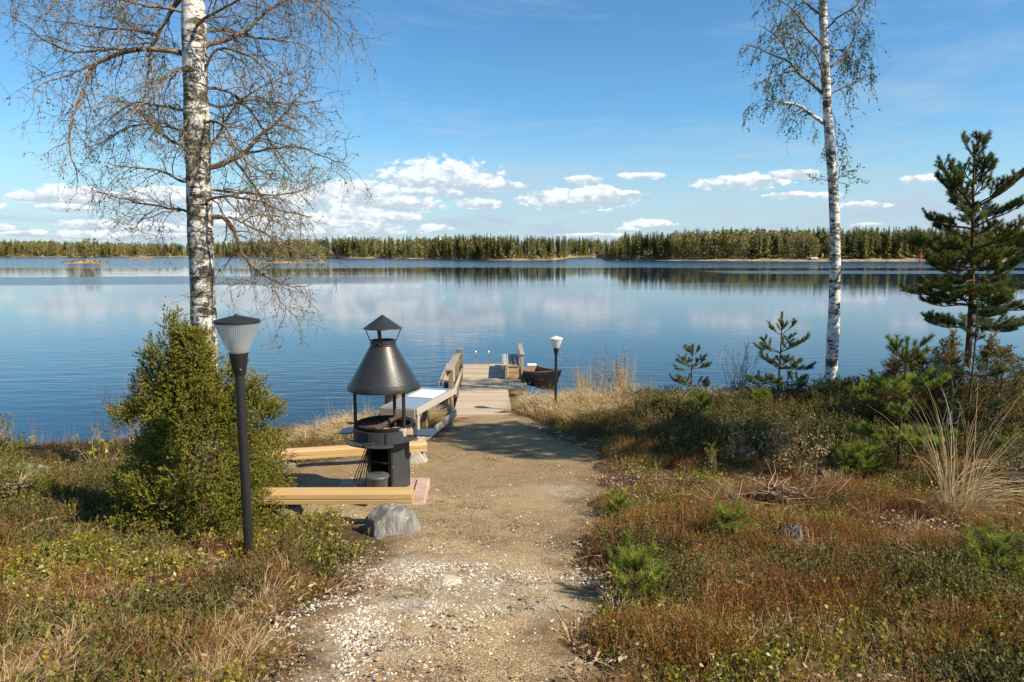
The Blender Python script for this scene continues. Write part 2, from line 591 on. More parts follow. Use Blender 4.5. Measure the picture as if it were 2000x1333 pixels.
# leaves / stems
M['heath'] = leafmat("heath_leaf", [(0.0, (0.04, 0.018, 0.008)), (0.20, (0.15, 0.050, 0.015)), (0.38, (0.31, 0.110, 0.026)), (0.54, (0.38, 0.185, 0.032)), (0.68, (0.15, 0.120, 0.022)), (0.84, (0.36, 0.21, 0.05)), (1.0, (0.46, 0.31, 0.12))], 0.38, instrand=0.35, posn=1.5, poscale=1.1)
M['bilberry'] = leafmat("bilberry_leaf", [(0.0, (0.02, 0.026, 0.007)), (0.35, (0.065, 0.078, 0.015)), (0.65, (0.145, 0.145, 0.026)), (0.85, (0.23, 0.165, 0.045)), (1.0, (0.25, 0.12, 0.035))], 0.3, instrand=0.4, posn=0.5)
M['lingon'] = leafmat("lingonberry_leaf", [(0.0, (0.06, 0.085, 0.014)), (0.4, (0.17, 0.185, 0.02)), (0.72, (0.38, 0.33, 0.028)), (0.9, (0.52, 0.36, 0.035)), (1.0, (0.40, 0.15, 0.03))], 0.35, rough=0.4, gloss=0.08, instrand=0.4, posn=0.35)
M['straw'] = leafmat("dry_straw", [(0.0, (0.30, 0.20, 0.09)), (0.4, (0.54, 0.39, 0.20)), (0.75, (0.68, 0.53, 0.31)), (1.0, (0.80, 0.68, 0.46))], 0.3, instrand=0.35)
M['greengrass'] = leafmat("green_grass", [(0.0, (0.06, 0.09, 0.015)), (0.5, (0.15, 0.17, 0.03)), (1.0, (0.30, 0.26, 0.08))], 0.35, instrand=0.4)
M['litter'] = leafmat("dead_leaf", [(0.0, (0.16, 0.095, 0.045)), (0.4, (0.36, 0.235, 0.125)), (0.75, (0.44, 0.31, 0.18)), (1.0, (0.50, 0.39, 0.27))], 0.15, instrand=0.5)
M['twig'] = leafmat("dry_twig", [(0.0, (0.08, 0.05, 0.032)), (0.5, (0.23, 0.145, 0.085)), (1.0, (0.42, 0.33, 0.24))], 0.0, instrand=0.3)
M['juniper'] = leafmat("juniper_needle", [(0.0, (0.045, 0.06, 0.010)), (0.35, (0.15, 0.16, 0.022)), (0.7, (0.28, 0.26, 0.036)), (1.0, (0.42, 0.35, 0.06))], 0.3, instrand=0.0, posn=0.3, poscale=2.2)
M['juniper_brown'] = leafmat("browned_juniper_needle", [(0.0, (0.06, 0.055, 0.015)), (0.4, (0.155, 0.14, 0.03)), (0.7, (0.25, 0.175, 0.05)), (1.0, (0.34, 0.22, 0.09))], 0.3, instrand=0.0, posn=0.6, poscale=2.0)
M['deadjuniper'] = leafmat("dead_juniper_needle", [(0.0, (0.10, 0.05, 0.02)), (1.0, (0.30, 0.18, 0.08))], 0.2, instrand=0.0)
M['pine_dark'] = leafmat("dark_pine_needle", [(0.0, (0.025, 0.045, 0.02)), (0.5, (0.062, 0.098, 0.036)), (0.85, (0.13, 0.155, 0.04)), (1.0, (0.21, 0.22, 0.05))], 0.4, instrand=0.0, posn=0.5, poscale=1.4)
M['pine_green'] = leafmat("fresh_pine_needle", [(0.0, (0.10, 0.15, 0.025)), (0.5, (0.23, 0.29, 0.04)), (1.0, (0.40, 0.42, 0.07))], 0.45, instrand=0.0, posn=0.3, poscale=3)
M['pine_olive'] = leafmat("olive_pine_needle", [(0.0, (0.05, 0.08, 0.02)), (0.5, (0.13, 0.16, 0.034)), (1.0, (0.26, 0.25, 0.055))], 0.3, instrand=0.0, posn=0.3, poscale=3)
M['birchbud'] = leafmat("birch_bud", [(0.0, (0.10, 0.075, 0.025)), (0.4, (0.20, 0.19, 0.045)), (1.0, (0.36, 0.36, 0.08))], 0.35, instrand=0.0)
M['birchleaf'] = leafmat("young_birch_leaf", [(0.0, (0.08, 0.085, 0.02)), (0.5, (0.15, 0.17, 0.035)), (1.0, (0.29, 0.29, 0.07))], 0.35, instrand=0.0)
M['catkin'] = leafmat("willow_catkin", [(0.0, (0.22, 0.15, 0.06)), (1.0, (0.42, 0.33, 0.14))], 0.1, instrand=0.0)
M['farconifer'] = leafmat("far_conifer_needles", [(0.0, (0.08, 0.098, 0.036)), (0.5, (0.15, 0.165, 0.05)), (1.0, (0.25, 0.235, 0.065))], 0.25, instrand=0.0, posn=1.0, poscale=0.13)
M['farbirch'] = leafmat("far_birch_leaves", [(0.0, (0.17, 0.16, 0.04)), (0.5, (0.26, 0.235, 0.06)), (1.0, (0.36, 0.30, 0.10))], 0.3, instrand=0.0, posn=0.8, poscale=0.1)


def barkmat(name, c1, c2, scale, vstretch=0.25):
    m_, g, out = mat(name)
    co = objco(g)
    a = g.noise(g.mapv(co, (1, 1, vstretch)), scale, 6, 0.7, 0.5)
    c = g.mix(g.ss(a, 0.35, 0.65), c1, c2)
    principled(g, out, c, 0.9, spec=0.15, normal=bump(g, a, 0.8, 0.02))
    return m_


M['pinebark'] = barkmat("pine_bark", (0.045, 0.026, 0.016), (0.17, 0.085, 0.045), 18)
M['stumpbark'] = barkmat("stump_bark", (0.05, 0.035, 0.022), (0.26, 0.18, 0.10), 14)
M['birchtwig'] = barkmat("birch_twig", (0.10, 0.072, 0.055), (0.24, 0.18, 0.13), 6, 1)
M['fartrunk'] = barkmat("far_trunk", (0.10, 0.07, 0.05), (0.22, 0.17, 0.13), 2)
M['farbirchtrunk'] = barkmat("far_birch_trunk", (0.3, 0.28, 0.25), (0.55, 0.53, 0.5), 2)
M['limb'] = barkmat("birch_limb", (0.10, 0.07, 0.05), (0.31, 0.235, 0.165), 11, 1)


def birchbark(name, dark, lichen):
    m_, g, out = mat(name)
    co = objco(g)
    s3 = g.n('ShaderNodeSeparateXYZ')
    g.link(co, s3.inputs[0])
    a = g.noise(g.mapv(co, (4, 4, 15)), 1.0, 5, 0.68, 0.7)
    b = g.noise(g.mapv(co, (5, 5, 9), (3, 1, 2)), 1.0, 6, 0.72, 1.0)
    big = g.noise(g.mapv(co, (1.5, 1.5, 3.2), (9, 1, 2)), 1.0, 5, 0.65, 0.7)
    fine = g.noise(co, 60, 4, 0.6)
    c = g.mix(fine, (0.62, 0.58, 0.52), (0.86, 0.83, 0.78))
    c = g.mix(g.m('MULTIPLY', g.ss(big, 0.42, 0.6), lichen), c, (0.21, 0.20, 0.085))
    c = g.mix(g.ss(g.m('ADD', b, g.m('MULTIPLY', big, 0.45)), 0.90 - dark, 1.0 - dark), c, (0.10, 0.088, 0.066))
    c = g.mix(g.ss(a, 0.575, 0.62), c, (0.03, 0.026, 0.022))
    principled(g, out, c, 0.75, spec=0.25, normal=bump(g, g.m('ADD', a, b), 0.6, 0.012))
    return m_


M['birchbark_old'] = birchbark("lichened_birch_bark", 0.22, 0.8)
M['birchbark_new'] = birchbark("white_birch_bark", 0.20, 0.15)

M['grill'] = paintmat("black_grill_paint", (0.022, 0.0215, 0.020), 0.38, 0.3, (0.08, 0.065, 0.052), bumpy=0.22, spec=0.6)
M['grillpanel'] = paintmat("lit_wall_and_bowl_grey", (0.038, 0.041, 0.045), 0.45, 0.25, (0.10, 0.085, 0.07), spec=0.45)  # lighter grey for the fire bowl and the wall painted as sunlit
M['soot'] = paintmat("sooty_steel", (0.012, 0.010, 0.009), 0.8, 0.5, (0.07, 0.04, 0.028))
M['rust'] = paintmat("rusty_iron", (0.055, 0.032, 0.022), 0.8, 0.6, (0.11, 0.065, 0.04))
M['shelf'] = paintmat("shelf_steel", (0.10, 0.105, 0.11), 0.3, 0.3, (0.2, 0.18, 0.15), 0.6)
M['lampblack'] = paintmat("lamp_black_paint", (0.018, 0.018, 0.018), 0.42, 0.15, (0.07, 0.06, 0.055), bumpy=0.05)
M['chrome'] = paintmat("polished_steel", (0.75, 0.75, 0.75), 0.18, 0.0, metal=1.0)
M['bucket'] = paintmat("grey_bucket_zinc", (0.085, 0.09, 0.085), 0.5, 0.25, (0.15, 0.14, 0.12), 0.2)
M['white'] = paintmat("white_board", (0.82, 0.82, 0.80), 0.5, 0.05, (0.5, 0.48, 0.44))
M['tabletop'] = paintmat("grey_table_laminate", (0.20, 0.24, 0.28), 0.22, 0.1, (0.3, 0.3, 0.3))
M['beamwood'] = woodmat("varnished_beam", (0.46, 0.29, 0.115), (0.60, 0.43, 0.21), 0, 3.0, 0.5, 0.035, (0.26, 0.13, 0.045), 0.55)
M['greywood'] = woodmat("weathered_wood", (0.24, 0.20, 0.15), (0.40, 0.35, 0.28), 0, 5.0, 0.8, 0.06)
M['greywood_y'] = woodmat("weathered_timber", (0.25, 0.21, 0.16), (0.42, 0.37, 0.30), 1, 5.0, 0.8, 0.06)
M['railwood'] = woodmat("brown_timber", (0.19, 0.12, 0.06), (0.36, 0.26, 0.15), 2, 5.0, 0.75, 0.06)
M['deckwood'] = woodmat("deck_board", (0.33, 0.25, 0.165), (0.47, 0.375, 0.265), 0, 5.0, 0.8, 0.05, (0.17, 0.12, 0.08), 0.3)
M['decktan'] = woodmat("tan_fascia_board", (0.40, 0.24, 0.10), (0.52, 0.36, 0.18), 0, 5.0, 0.7, 0.05)
M['boatwood'] = woodmat("old_boat_plank", (0.13, 0.07, 0.042), (0.28, 0.17, 0.11), 0, 4.0, 0.7, 0.08)
M['firewood'] = woodmat("split_firewood", (0.42, 0.28, 0.16), (0.60, 0.45, 0.29), 0, 6.0, 0.8, 0.08)
M['rock'] = stonemat("banded_granite", (0.11, 0.105, 0.092), (0.26, 0.245, 0.215), (0.46, 0.44, 0.40), 4.5, (3.2, 1, 0.6), (0, 0.25, 0.2))
M['rock2'] = stonemat("pale_granite", (0.28, 0.25, 0.20), (0.44, 0.40, 0.33), (0.5, 0.46, 0.38), 4.0, (1, 1, 1.4))
M['slab'] = stonemat("pink_slab", (0.36, 0.23, 0.17), (0.50, 0.36, 0.28), (0.58, 0.5, 0.42), 4.0, (1, 1, 1))
M['footing'] = stonemat("pale_concrete", (0.42, 0.36, 0.26), (0.52, 0.46, 0.35), (0.55, 0.5, 0.4), 6.0, (1, 1, 1))
M['stumpwood'] = woodmat("silver_stump_wood", (0.10, 0.088, 0.075), (0.28, 0.255, 0.225), 2, 6.0, 0.9, 0.1, (0.03, 0.028, 0.025), 0.7)
# gravel
m_, g, out = mat("stone_chip")
r = g.n('ShaderNodeObjectInfo').outputs['Random']
c = g.ramp(r, [(0.0, (0.14, 0.10, 0.065)), (0.3, (0.32, 0.25, 0.165)), (0.5, (0.46, 0.40, 0.31)), (0.75, (0.58, 0.535, 0.46)), (1.0, (0.68, 0.65, 0.59))])
principled(g, out, c, 0.85, spec=0.2)
M['chip'] = m_
# lamp glass: clear ribbed plastic
m_, g, out = mat("ribbed_lamp_plastic")
gl = g.n('ShaderNodeBsdfGlass')
gl.inputs['Roughness'].default_value = 0.25
gl.inputs['IOR'].default_value = 1.15
gl.inputs['Color'].default_value = (0.93, 0.94, 0.93, 1)
tr = g.n('ShaderNodeBsdfTransparent')
tr.inputs[0].default_value = (0.85, 0.86, 0.86, 1)
df = g.n('ShaderNodeBsdfTranslucent')
df.inputs[0].default_value = (0.6, 0.6, 0.58, 1)
dd = g.n('ShaderNodeBsdfDiffuse')
dd.inputs[0].default_value = (0.85, 0.85, 0.83, 1)
mx = g.n('ShaderNodeMixShader')
mx.inputs[0].default_value = 0.45
g.link(df.outputs[0], mx.inputs[1])
g.link(dd.outputs[0], mx.inputs[2])
m2 = g.n('ShaderNodeMixShader')
m2.inputs[0].default_value = 0.3
g.link(tr.outputs[0], m2.inputs[1])
g.link(gl.outputs[0], m2.inputs[2])
m3 = g.n('ShaderNodeMixShader')
m3.inputs[0].default_value = 0.5
g.link(m2.outputs[0], m3.inputs[1])
g.link(mx.outputs[0], m3.inputs[2])
g.link(m3.outputs[0], out.inputs[0])
M['lampglass'] = m_
m_, g, out = mat("glare_white_plastic")  # far lamp's head: sun glare put into the colour as white
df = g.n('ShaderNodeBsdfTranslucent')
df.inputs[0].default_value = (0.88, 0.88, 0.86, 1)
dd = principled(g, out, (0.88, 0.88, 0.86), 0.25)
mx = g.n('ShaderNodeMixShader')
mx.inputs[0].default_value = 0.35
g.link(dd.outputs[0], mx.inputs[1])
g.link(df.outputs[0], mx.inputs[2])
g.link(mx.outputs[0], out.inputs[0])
M['glare_white'] = m_
# far shore ground
m_, g, out = mat("far_shore_ground")
P_ = pos(g)
c = g.mix(g.ss(g.noise(P_, 0.12, 5, 0.6), 0.4, 0.62), (0.34, 0.24, 0.13), (0.15, 0.11, 0.06))
c = g.mix(g.ss(g.noise(P_, 0.3, 4, 0.6), 0.56, 0.66), c, (0.30, 0.28, 0.25))
principled(g, out, c, 0.95, spec=0.1)
M['farshore'] = m_

# ------------------------------------------------------------------ ground
PY = np.array([-20, -6, 0, 3, 5, 5.8, 7, 8, 9, 10, 12, 13.5, 15, 16.2, 18, 25, 60])
PZ = np.array([4.2, 3.1, 2.40, 1.98, 1.66, 1.50, 1.31, 1.19, 1.09, 0.99, 0.80, 0.70, 0.36, -0.05, -0.45, -1.5, -4])
SX = np.array([-40, -15, -10, -5.2, -3.4, -2, 0, 2, 5, 12, 40])
SS = np.array([4.2, 4.0, 3.9, 2.8, 1.0, 0.45, -0.35, -0.9, -0.6, -0.9, -1.5])
# path edges (left and right), metres ahead -> x
EY = np.array([-6, 0, 3, 4, 5, 5.8, 6.2, 6.6, 8, 9.2, 9.8, 10.5, 11.5, 12.5, 13.2, 13.7])
EL_ = np.array([-1.1, -1.1, -1.25, -1.25, -1.2, -1.15, -1.7, -2.4, -3.0, -3.2, -2.4, -1.7, -1.4, -1.35, -1.25, -1.2])
ER_ = np.array([0.5, 0.45, 0.46, 0.6, 0.72, 0.82, 0.86, 0.92, 1.2, 1.30, 1.18, 0.95, 0.7, 0.48, 0.25, 0.05])


def edges(y):
    l = np.interp(y, EY, EL_) + (fbm(y * 1.6, y * 0 + 3.3, 5, 5) - 0.5) * 0.8
    r = np.interp(y, EY, ER_) + (fbm(y * 1.7, y * 0 + 8.1, 9, 5) - 0.5) * 0.7
    return l, r


def pathmask(x, y):
    """distance inside the path (positive inside)"""
    x, y = np.asarray(x, float), np.asarray(y, float)
    l, r = edges(y)
    d = np.minimum(x - l, r - x)
    return np.where((y > 13.7) | (y < -6), -1.0, d)


def G(x, y):
    x, y = np.asarray(x, float), np.asarray(y, float)
    blend = np.clip((y - 8) / 5, 0, 1)
    z = np.interp(y + np.interp(x, SX, SS) * blend, PY, PZ)
    z = z + 0.45 * np.exp(-((x - 7.2) / 3.4) ** 2 - ((y - 12.6) / 1.9) ** 2) + 0.5 * np.exp(-((x - 12) / 3.5) ** 2 - ((y - 11) / 2.5) ** 2)
    z = z + 0.12 * np.exp(-((x - 3.0) / 1.6) ** 2 - ((y - 12.5) / 1.6) ** 2)
    off = np.clip(-pathmask(x, y) * 2, 0, 1)
    z = z + off * ((fbm(x * 0.8, y * 0.8, 21, 4) - 0.5) * 0.30 + (fbm(x * 2.4, y * 2.4, 27, 3) - 0.5) * 0.16 + (fbm(x * 5, y * 5, 33, 3) - 0.5) * 0.05) * np.clip((18 - y) / 3, 0.2, 1)
    z = z + (fbm(x * 0.6, y * 0.6, 41, 3) - 0.5) * 0.05
    return z


def g1(x, y):
    return float(G(np.array([x]), np.array([y]))[0])


def gat(px, py):
    """the point of the ground seen at a place in the photograph"""
    d = ray(px, py)
    Y = np.linspace(2.2, 25, 1600)
    t = Y / d[1]
    f = CAMZ + d[2] * t - G(d[0] * t, Y)
    i = int(np.argmax(f < 0)) if (f < 0).any() else len(Y) - 1
    return Vector((d[0] * t[i], Y[i], g1(d[0] * t[i], Y[i])))


def onground(px, Y):
    x = 0.0
    z = g1(0, Y)
    for _ in range(4):
        depth = Y * CP - (z - CAMZ) * SP
        x = (px - 1000) / FPX * depth
        z = g1(x, Y)
    return Vector((x, Y, z))


xs = np.concatenate([np.linspace(-60, -14, 24)[:-1], np.linspace(-14, -6, 60)[:-1], np.linspace(-6, 7, 190)[:-1], np.linspace(7, 15, 60)[:-1], np.linspace(15, 60, 24)])
ys = np.concatenate([np.linspace(-20, 1, 24)[:-1], np.linspace(1, 11, 160)[:-1], np.linspace(11, 20, 90)[:-1], np.linspace(20, 60, 12)])
XX, YY = np.meshgrid(xs, ys)
ZZ = G(XX, YY) - 0.05 * np.clip(pathmask(XX, YY) * 12, 0, 1)
ny, nx = XX.shape
idx = np.arange(ny * nx).reshape(ny, nx)
gm_ = MB()
gm_.add(np.stack([XX, YY, ZZ], -1).reshape(-1, 3), None, np.stack([idx[:-1, :-1], idx[:-1, 1:], idx[1:, 1:], idx[1:, :-1]], -1).reshape(-1, 4), smooth=True)
tag(gm_.build("ground", M['soil']), "sloping heath ground running down to the lake", kind='structure')

ty = np.linspace(-5.5, 13.68, 340)
tl, tr_ = edges(ty)
U = np.linspace(0, 1, 60)
XX = tl[:, None] + (tr_ - tl)[:, None] * U[None, :]
YY = np.repeat(ty[:, None], 60, 1)
ed = np.minimum(XX - tl[:, None], tr_[:, None] - XX)
ZZ = G(XX, YY) + 0.012 - 0.06 * np.clip(1 - ed / 0.10, 0, 1) + (fbm(XX * 7, YY * 7, 61, 3) - 0.5) * 0.02
idx = np.arange(XX.size).reshape(XX.shape)
pm = MB()
pm.add(np.stack([XX, YY, ZZ], -1).reshape(-1, 3), None, np.stack([idx[:-1, :-1], idx[:-1, 1:], idx[1:, 1:], idx[1:, :-1]], -1).reshape(-1, 4), smooth=True, rnd=np.clip(ed / 0.55, 0, 1).ravel())
dust = np.zeros(XX.shape)
for (px, py, sx, sy) in ((830, 1112, 0.42, 0.26), (965, 1140, 0.38, 0.26), (790, 1190, 0.34, 0.28), (725, 1255, 0.30, 0.26), (610, 1305, 0.26, 0.26), (1095, 962, 0.25, 0.3), (1140, 1110, 0.25, 0.4), (1040, 1180, 0.4, 0.25)):
    q = gat(px, py)
    dust = np.maximum(dust, np.exp(-((XX - q.x) / sx) ** 2 - ((YY - q.y) / sy) ** 2))
path_o = pm.build("path", M['path'])
da_ = path_o.data.attributes.new("dust", 'FLOAT', 'POINT')
da_.data.foreach_set("value", dust.ravel().astype(np.float32))
tag(path_o, "trodden gravel path leading down to the jetty", kind='structure')

wm = MB()
wm.add([(-2500, 10, 0), (2500, 10, 0), (2500, 2600, 0), (-2500, 2600, 0)], None, [(0, 1, 2, 3)])
tag(wm.build("lake", M['water']), "calm blue lake with reflections of clouds and far trees", kind='structure')

# ------------------------------------------------------------------ far shore
SHORE = np.array([(-900, 503), (-300, 503), (0, 503), (400, 502.5), (455, 503), (600, 504), (680, 505), (740, 505), (800, 506), (860, 506), (900, 508), (1000, 509), (1082, 508.6),
                  (1100, 507), (1112, 503.5), (1168, 503.2), (1182, 508.5), (1300, 509.6), (1450, 510.4), (1600, 511), (1800, 511), (2000, 511.5), (2400, 513), (3000, 515)], float)
TOPS = np.array([(-900, 470), (-300, 470), (0, 470), (110, 470), (160, 472), (300, 474), (420, 474), (500, 470), (620, 465), (700, 464), (850, 464), (900, 460), (1000, 464), (1080, 464),
                 (1115, 464), (1200, 470), (1215, 456), (1290, 456), (1330, 452), (1400, 447), (1450, 445), (1600, 449), (1700, 447), (1800, 446), (2000, 446), (2400, 442), (3000, 440)], float)


def shore_dist(px):
    py = np.interp(px, SHORE[:, 0], SHORE[:, 1])
    d = ray(px, py)
    return -CAMZ / d[2] * d[1]


RISE_B = np.array([-4, 0, 1.5, 6, 20, 60, 200, 800, 3000])
RISE_Z = np.array([-0.8, 0.02, 0.35, 0.9, 2.0, 4.0, 6, 7, 8])


def far_ground(px, back):
    Y = shore_dist(px)
    t = (Y + back) / 1.0
    x = (px - 1000) / FPX / (CP) * t
    hill = np.interp(px, [900, 1300, 1500, 2200], [0.6, 1.2, 1.5, 1.6])
    return x, t, np.interp(back, RISE_B, RISE_Z) * hill


pxs = np.concatenate([np.linspace(-6000, -900, 60)[:-1], np.linspace(-900, 3000, 560)[:-1], np.linspace(3000, 8000, 60)])
fs = MB()
rows = []
for b_ in RISE_B:
    x, y, z = far_ground(pxs, b_)
    rows.append(np.stack([x, y, z + (0 if b_ < 1 else 1) * (fbm(x * 0.05, y * 0.05, 71, 3) - 0.5) * 0.8], -1))
V = np.stack(rows)
idx = np.arange(V.shape[0] * V.shape[1]).reshape(V.shape[:2])
fs.add(V.reshape(-1, 3), None, np.stack([idx[:-1, :-1], idx[:-1, 1:], idx[1:, 1:], idx[1:, :-1]], -1).reshape(-1, 4), smooth=True)
tag(fs.build("far_shore", M['farshore']), "low far shore with tan grass along the waterline", kind='structure')


def tri_fan(mb, P, nrm_jit, size, r, mat=0, rg=rng):
    """scatter small leaf-like triangles at points P"""
    k = len(P)
    a = rg.normal(size=(k, 3))
    a /= np.linalg.norm(a, axis=1)[:, None]
    b = np.cross(a, rg.normal(size=(k, 3)))
    b /= np.linalg.norm(b, axis=1)[:, None] + 1e-9
    s = np.broadcast_to(np.asarray(size, float), (k,))[:, None]
    V = np.stack([P - a * s * 0.5 - b * s * 0.45, P - a * s * 0.5 + b * s * 0.45, P + a * s * 0.7], 1).reshape(-1, 3)
    mb.add(V, np.arange(3 * k).reshape(-1, 3), None, mat, np.repeat(np.broadcast_to(r, (k,)), 3))


def far_conifer(seed, kind):
    """unit-height far conifer: real crown of drooping bough triangles round a trunk"""
    rg = np.random.default_rng(seed)
    mb = MB()
    mb.tube([(0, 0, -0.05), (0, 0, 0.5), (0, 0, 0.97)], [0.012, 0.009, 0.002], 4, 1)
    lo = 0.12 if kind == 'spruce' else 0.42
    n = 210
    h = lo + (1 - lo) * rg.random(n) ** 0.85
    u = (1 - h) / (1 - lo)
    wd = 0.20 if kind == 'spruce' else 0.20
    prof = wd * (u ** 0.85 if kind == 'spruce' else np.sqrt(np.clip(u * (2.2 - 1.5 * u), 0, 1)) * 0.85) + 0.006
    ang = rg.random(n) * 6.283
    L = prof * (0.55 + 0.7 * rg.random(n))
    ca, sa = np.cos(ang), np.sin(ang)
    drop = (0.35 if kind == 'spruce' else -0.15) * L
    wdt = 0.03 + 0.07 * u
    p0 = np.stack([ca * L * 0.15 - sa * wdt * 0.5, sa * L * 0.15 + ca * wdt * 0.5, h + 0.012], -1)
    p1 = np.stack([ca * L * 0.15 + sa * wdt * 0.5, sa * L * 0.15 - ca * wdt * 0.5, h + 0.02 * rg.random(n)], -1)
    p2 = np.stack([ca * L, sa * L, h - drop], -1)
    V = np.stack([p0, p1, p2], 1).reshape(-1, 3)
    mb.add(V, np.arange(3 * n).reshape(-1, 3), None, 0, np.repeat(rg.random(n), 3))
    return mb


def far_birch(seed):
    rg = np.random.default_rng(seed)
    mb = MB()
    mb.tube([(0, 0, -0.05), (0.01, 0, 0.5), (0, 0.01, 0.95)], [0.011, 0.008, 0.002], 4, 1)
    n = 240
    h = 0.18 + 0.82 * rg.random(n)
    rad = 0.22 * np.sin(np.clip((h - 0.12) / 0.9, 0, 1) * math.pi) ** 0.7 * np.sqrt(rg.random(n))
    ang = rg.random(n) * 6.283
    P = np.stack([np.cos(ang) * rad, np.sin(ang) * rad, h], -1)
    tri_fan(mb, P, 0, 0.034 + 0.036 * rg.random(n), rg.random(n), 0, rg)
    for k in range(7):
        z0 = 0.25 + 0.09 * k
        a_ = rg.random() * 6.28
        mb.tube([(0, 0, z0), (0.09 * math.cos(a_), 0.09 * math.sin(a_), z0 + 0.13)], [0.004, 0.001], 3, 1, cap=False)
    return mb


SPECIES = [far_conifer(100 + i, 'spruce') for i in range(4)] + [far_conifer(120 + i, 'pine') for i in range(4)] + [far_birch(140 + i) for i in range(4)]


def transform_into(dst, src, loc, h, wscale, rz, dr):
    c_, s_ = math.cos(rz), math.sin(rz)
    Rm = np.array([[c_ * wscale, -s_ * wscale, 0], [s_ * wscale, c_ * wscale, 0], [0, 0, 1]]) * h
    base_n = dst.n
    for v, r_ in zip(src.V, src.RN):
        dst.V.append(v @ Rm.T + np.array(loc))
        dst.RN.append(np.clip(r_ + dr, 0, 1))
        dst.n += len(v)
    for a_, m_, s2 in src.T:
        dst.T.append((a_ + base_n, m_, s2))
    for a_, m_, s2 in src.Q:
        dst.Q.append((a_ + base_n, m_, s2))


rg = np.random.default_rng(11)
forest_c, forest_b = MB(), MB()
front = []
N_FAR = 6100
for i in range(N_FAR):
    px = rg.uniform(-420, 2420) if i < 4300 else (rg.uniform(-2200, -420) if i % 2 else rg.uniform(2420, 4200))
    back = 3.0 + 80 * rg.random() ** 1.25
    if 1112 < px < 1168:
        back += 4
    x, y, z = (float(v) for v in far_ground(np.array(px), back))
    top = float(np.interp(px, TOPS[:, 0], TOPS[:, 1]))
    X_d, Y_d, Z_d = ray(px, top)
    H = CAMZ + Z_d / Y_d * y - z
    dens_b = fbm(np.array(px * 0.011), np.array(3.3), 77, 3)
    pb = 0.27 + (0.40 if (1290 < px < 1620 and back < 22) else 0) + (0.35 if 60 < px < 330 else 0) + (float(dens_b) - 0.5) * 0.9
    if 1640 < px < 1900:
        pb *= 0.3
    isb = rg.random() < pb
    H *= rg.uniform(0.66, 0.98) if isb else np.clip(rg.normal(0.88, 0.13), 0.5, 1.12)
    if 870 < px < 1090 and not isb:
        H *= 1.04
    front.append((px, back, x, y, z, H, isb))
order = sorted(range(N_FAR), key=lambda k: -front[k][5] / front[k][3] - (0.03 if front[k][1] < 10 else 0))
single = set()
for k in order:
    px = front[k][0]
    if len(single) < 110 and front[k][1] < 18 and -20 < px < 2020 and not (300 < px < 430):
        if all(abs(front[j][0] - px) > 9 for j in single):
            single.add(k)
far_objs = {}


def far_tree(sp, loc, h, wsc, rz, name, label, cat, group):
    if sp not in far_objs:
        src = SPECIES[sp]
        o = src.build(name, [M['farbirch'] if sp >= 8 else M['farconifer'], M['farbirchtrunk'] if sp >= 8 else M['fartrunk']])
        far_objs[sp] = o
    else:
        o = far_objs[sp].copy()
        o.name = name
        COL.objects.link(o)
    o.location = loc
    o.scale = (h * wsc, h * wsc, h)
    o.rotation_euler = (0, 0, rz)
    return tag(o, label, cat, group)


for k, (px, back, x, y, z, H, isb) in enumerate(front):
    sp = int(rg.integers(8, 12)) if isb else (int(rg.integers(0, 4)) if rg.random() < 0.6 else int(rg.integers(4, 8)))
    ws = rg.uniform(0.85, 1.25)
    rz = rg.uniform(0, 6.28)
    if k in single:
        where = "left of the bay" if px < 1110 else "right of the bay"
        if isb:
            far_tree(sp, (x, y, z), H, ws, rz, "birch_tree", f"pale olive birch in the front rows of the far wood, {where}", "tree", f"birches on the far shore {where}")
        elif sp < 4:
            far_tree(sp, (x, y, z), H, ws, rz, "spruce_tree", f"dark pointed spruce in the front rows of the far wood, {where}", "tree", f"spruces on the far shore {where}")
        else:
            far_tree(sp, (x, y, z), H, ws, rz, "pine_tree", f"dark round-topped pine in the front rows of the far wood, {where}", "tree", f"pines on the far shore {where}")
    else:
        transform_into(forest_b if isb else forest_c, SPECIES[sp], (x, y, z), H, ws, rz, rg.uniform(-0.25, 0.25))
tag(forest_c.build("conifer_wood", [M['farconifer'], M['fartrunk']]), "dense dark conifer wood lining the far shore", kind='stuff')
tag(forest_b.build("birch_wood", [M['farbirch'], M['farbirchtrunk']]), "light olive birches mixed through the far shore wood", kind='stuff')
# dark undergrowth and boulders at the foot of the wood
um = MB()
P = []
for i in range(5200):
    px = rg.uniform(-420, 2420)
    x, y, z = (float(v) for v in far_ground(np.array(px), 2.5 + 24 * rg.random()))
    P.append((x, y, z + 0.3 + rg.random() * 1.5))
tri_fan(um, np.array(P), 0, rg.uniform(0.8, 1.9, len(P)), rg.random(len(P)), 0, rg)
tag(um.build("undergrowth", M['farbirch']), "low scrub at the foot of the far wood", kind='stuff')


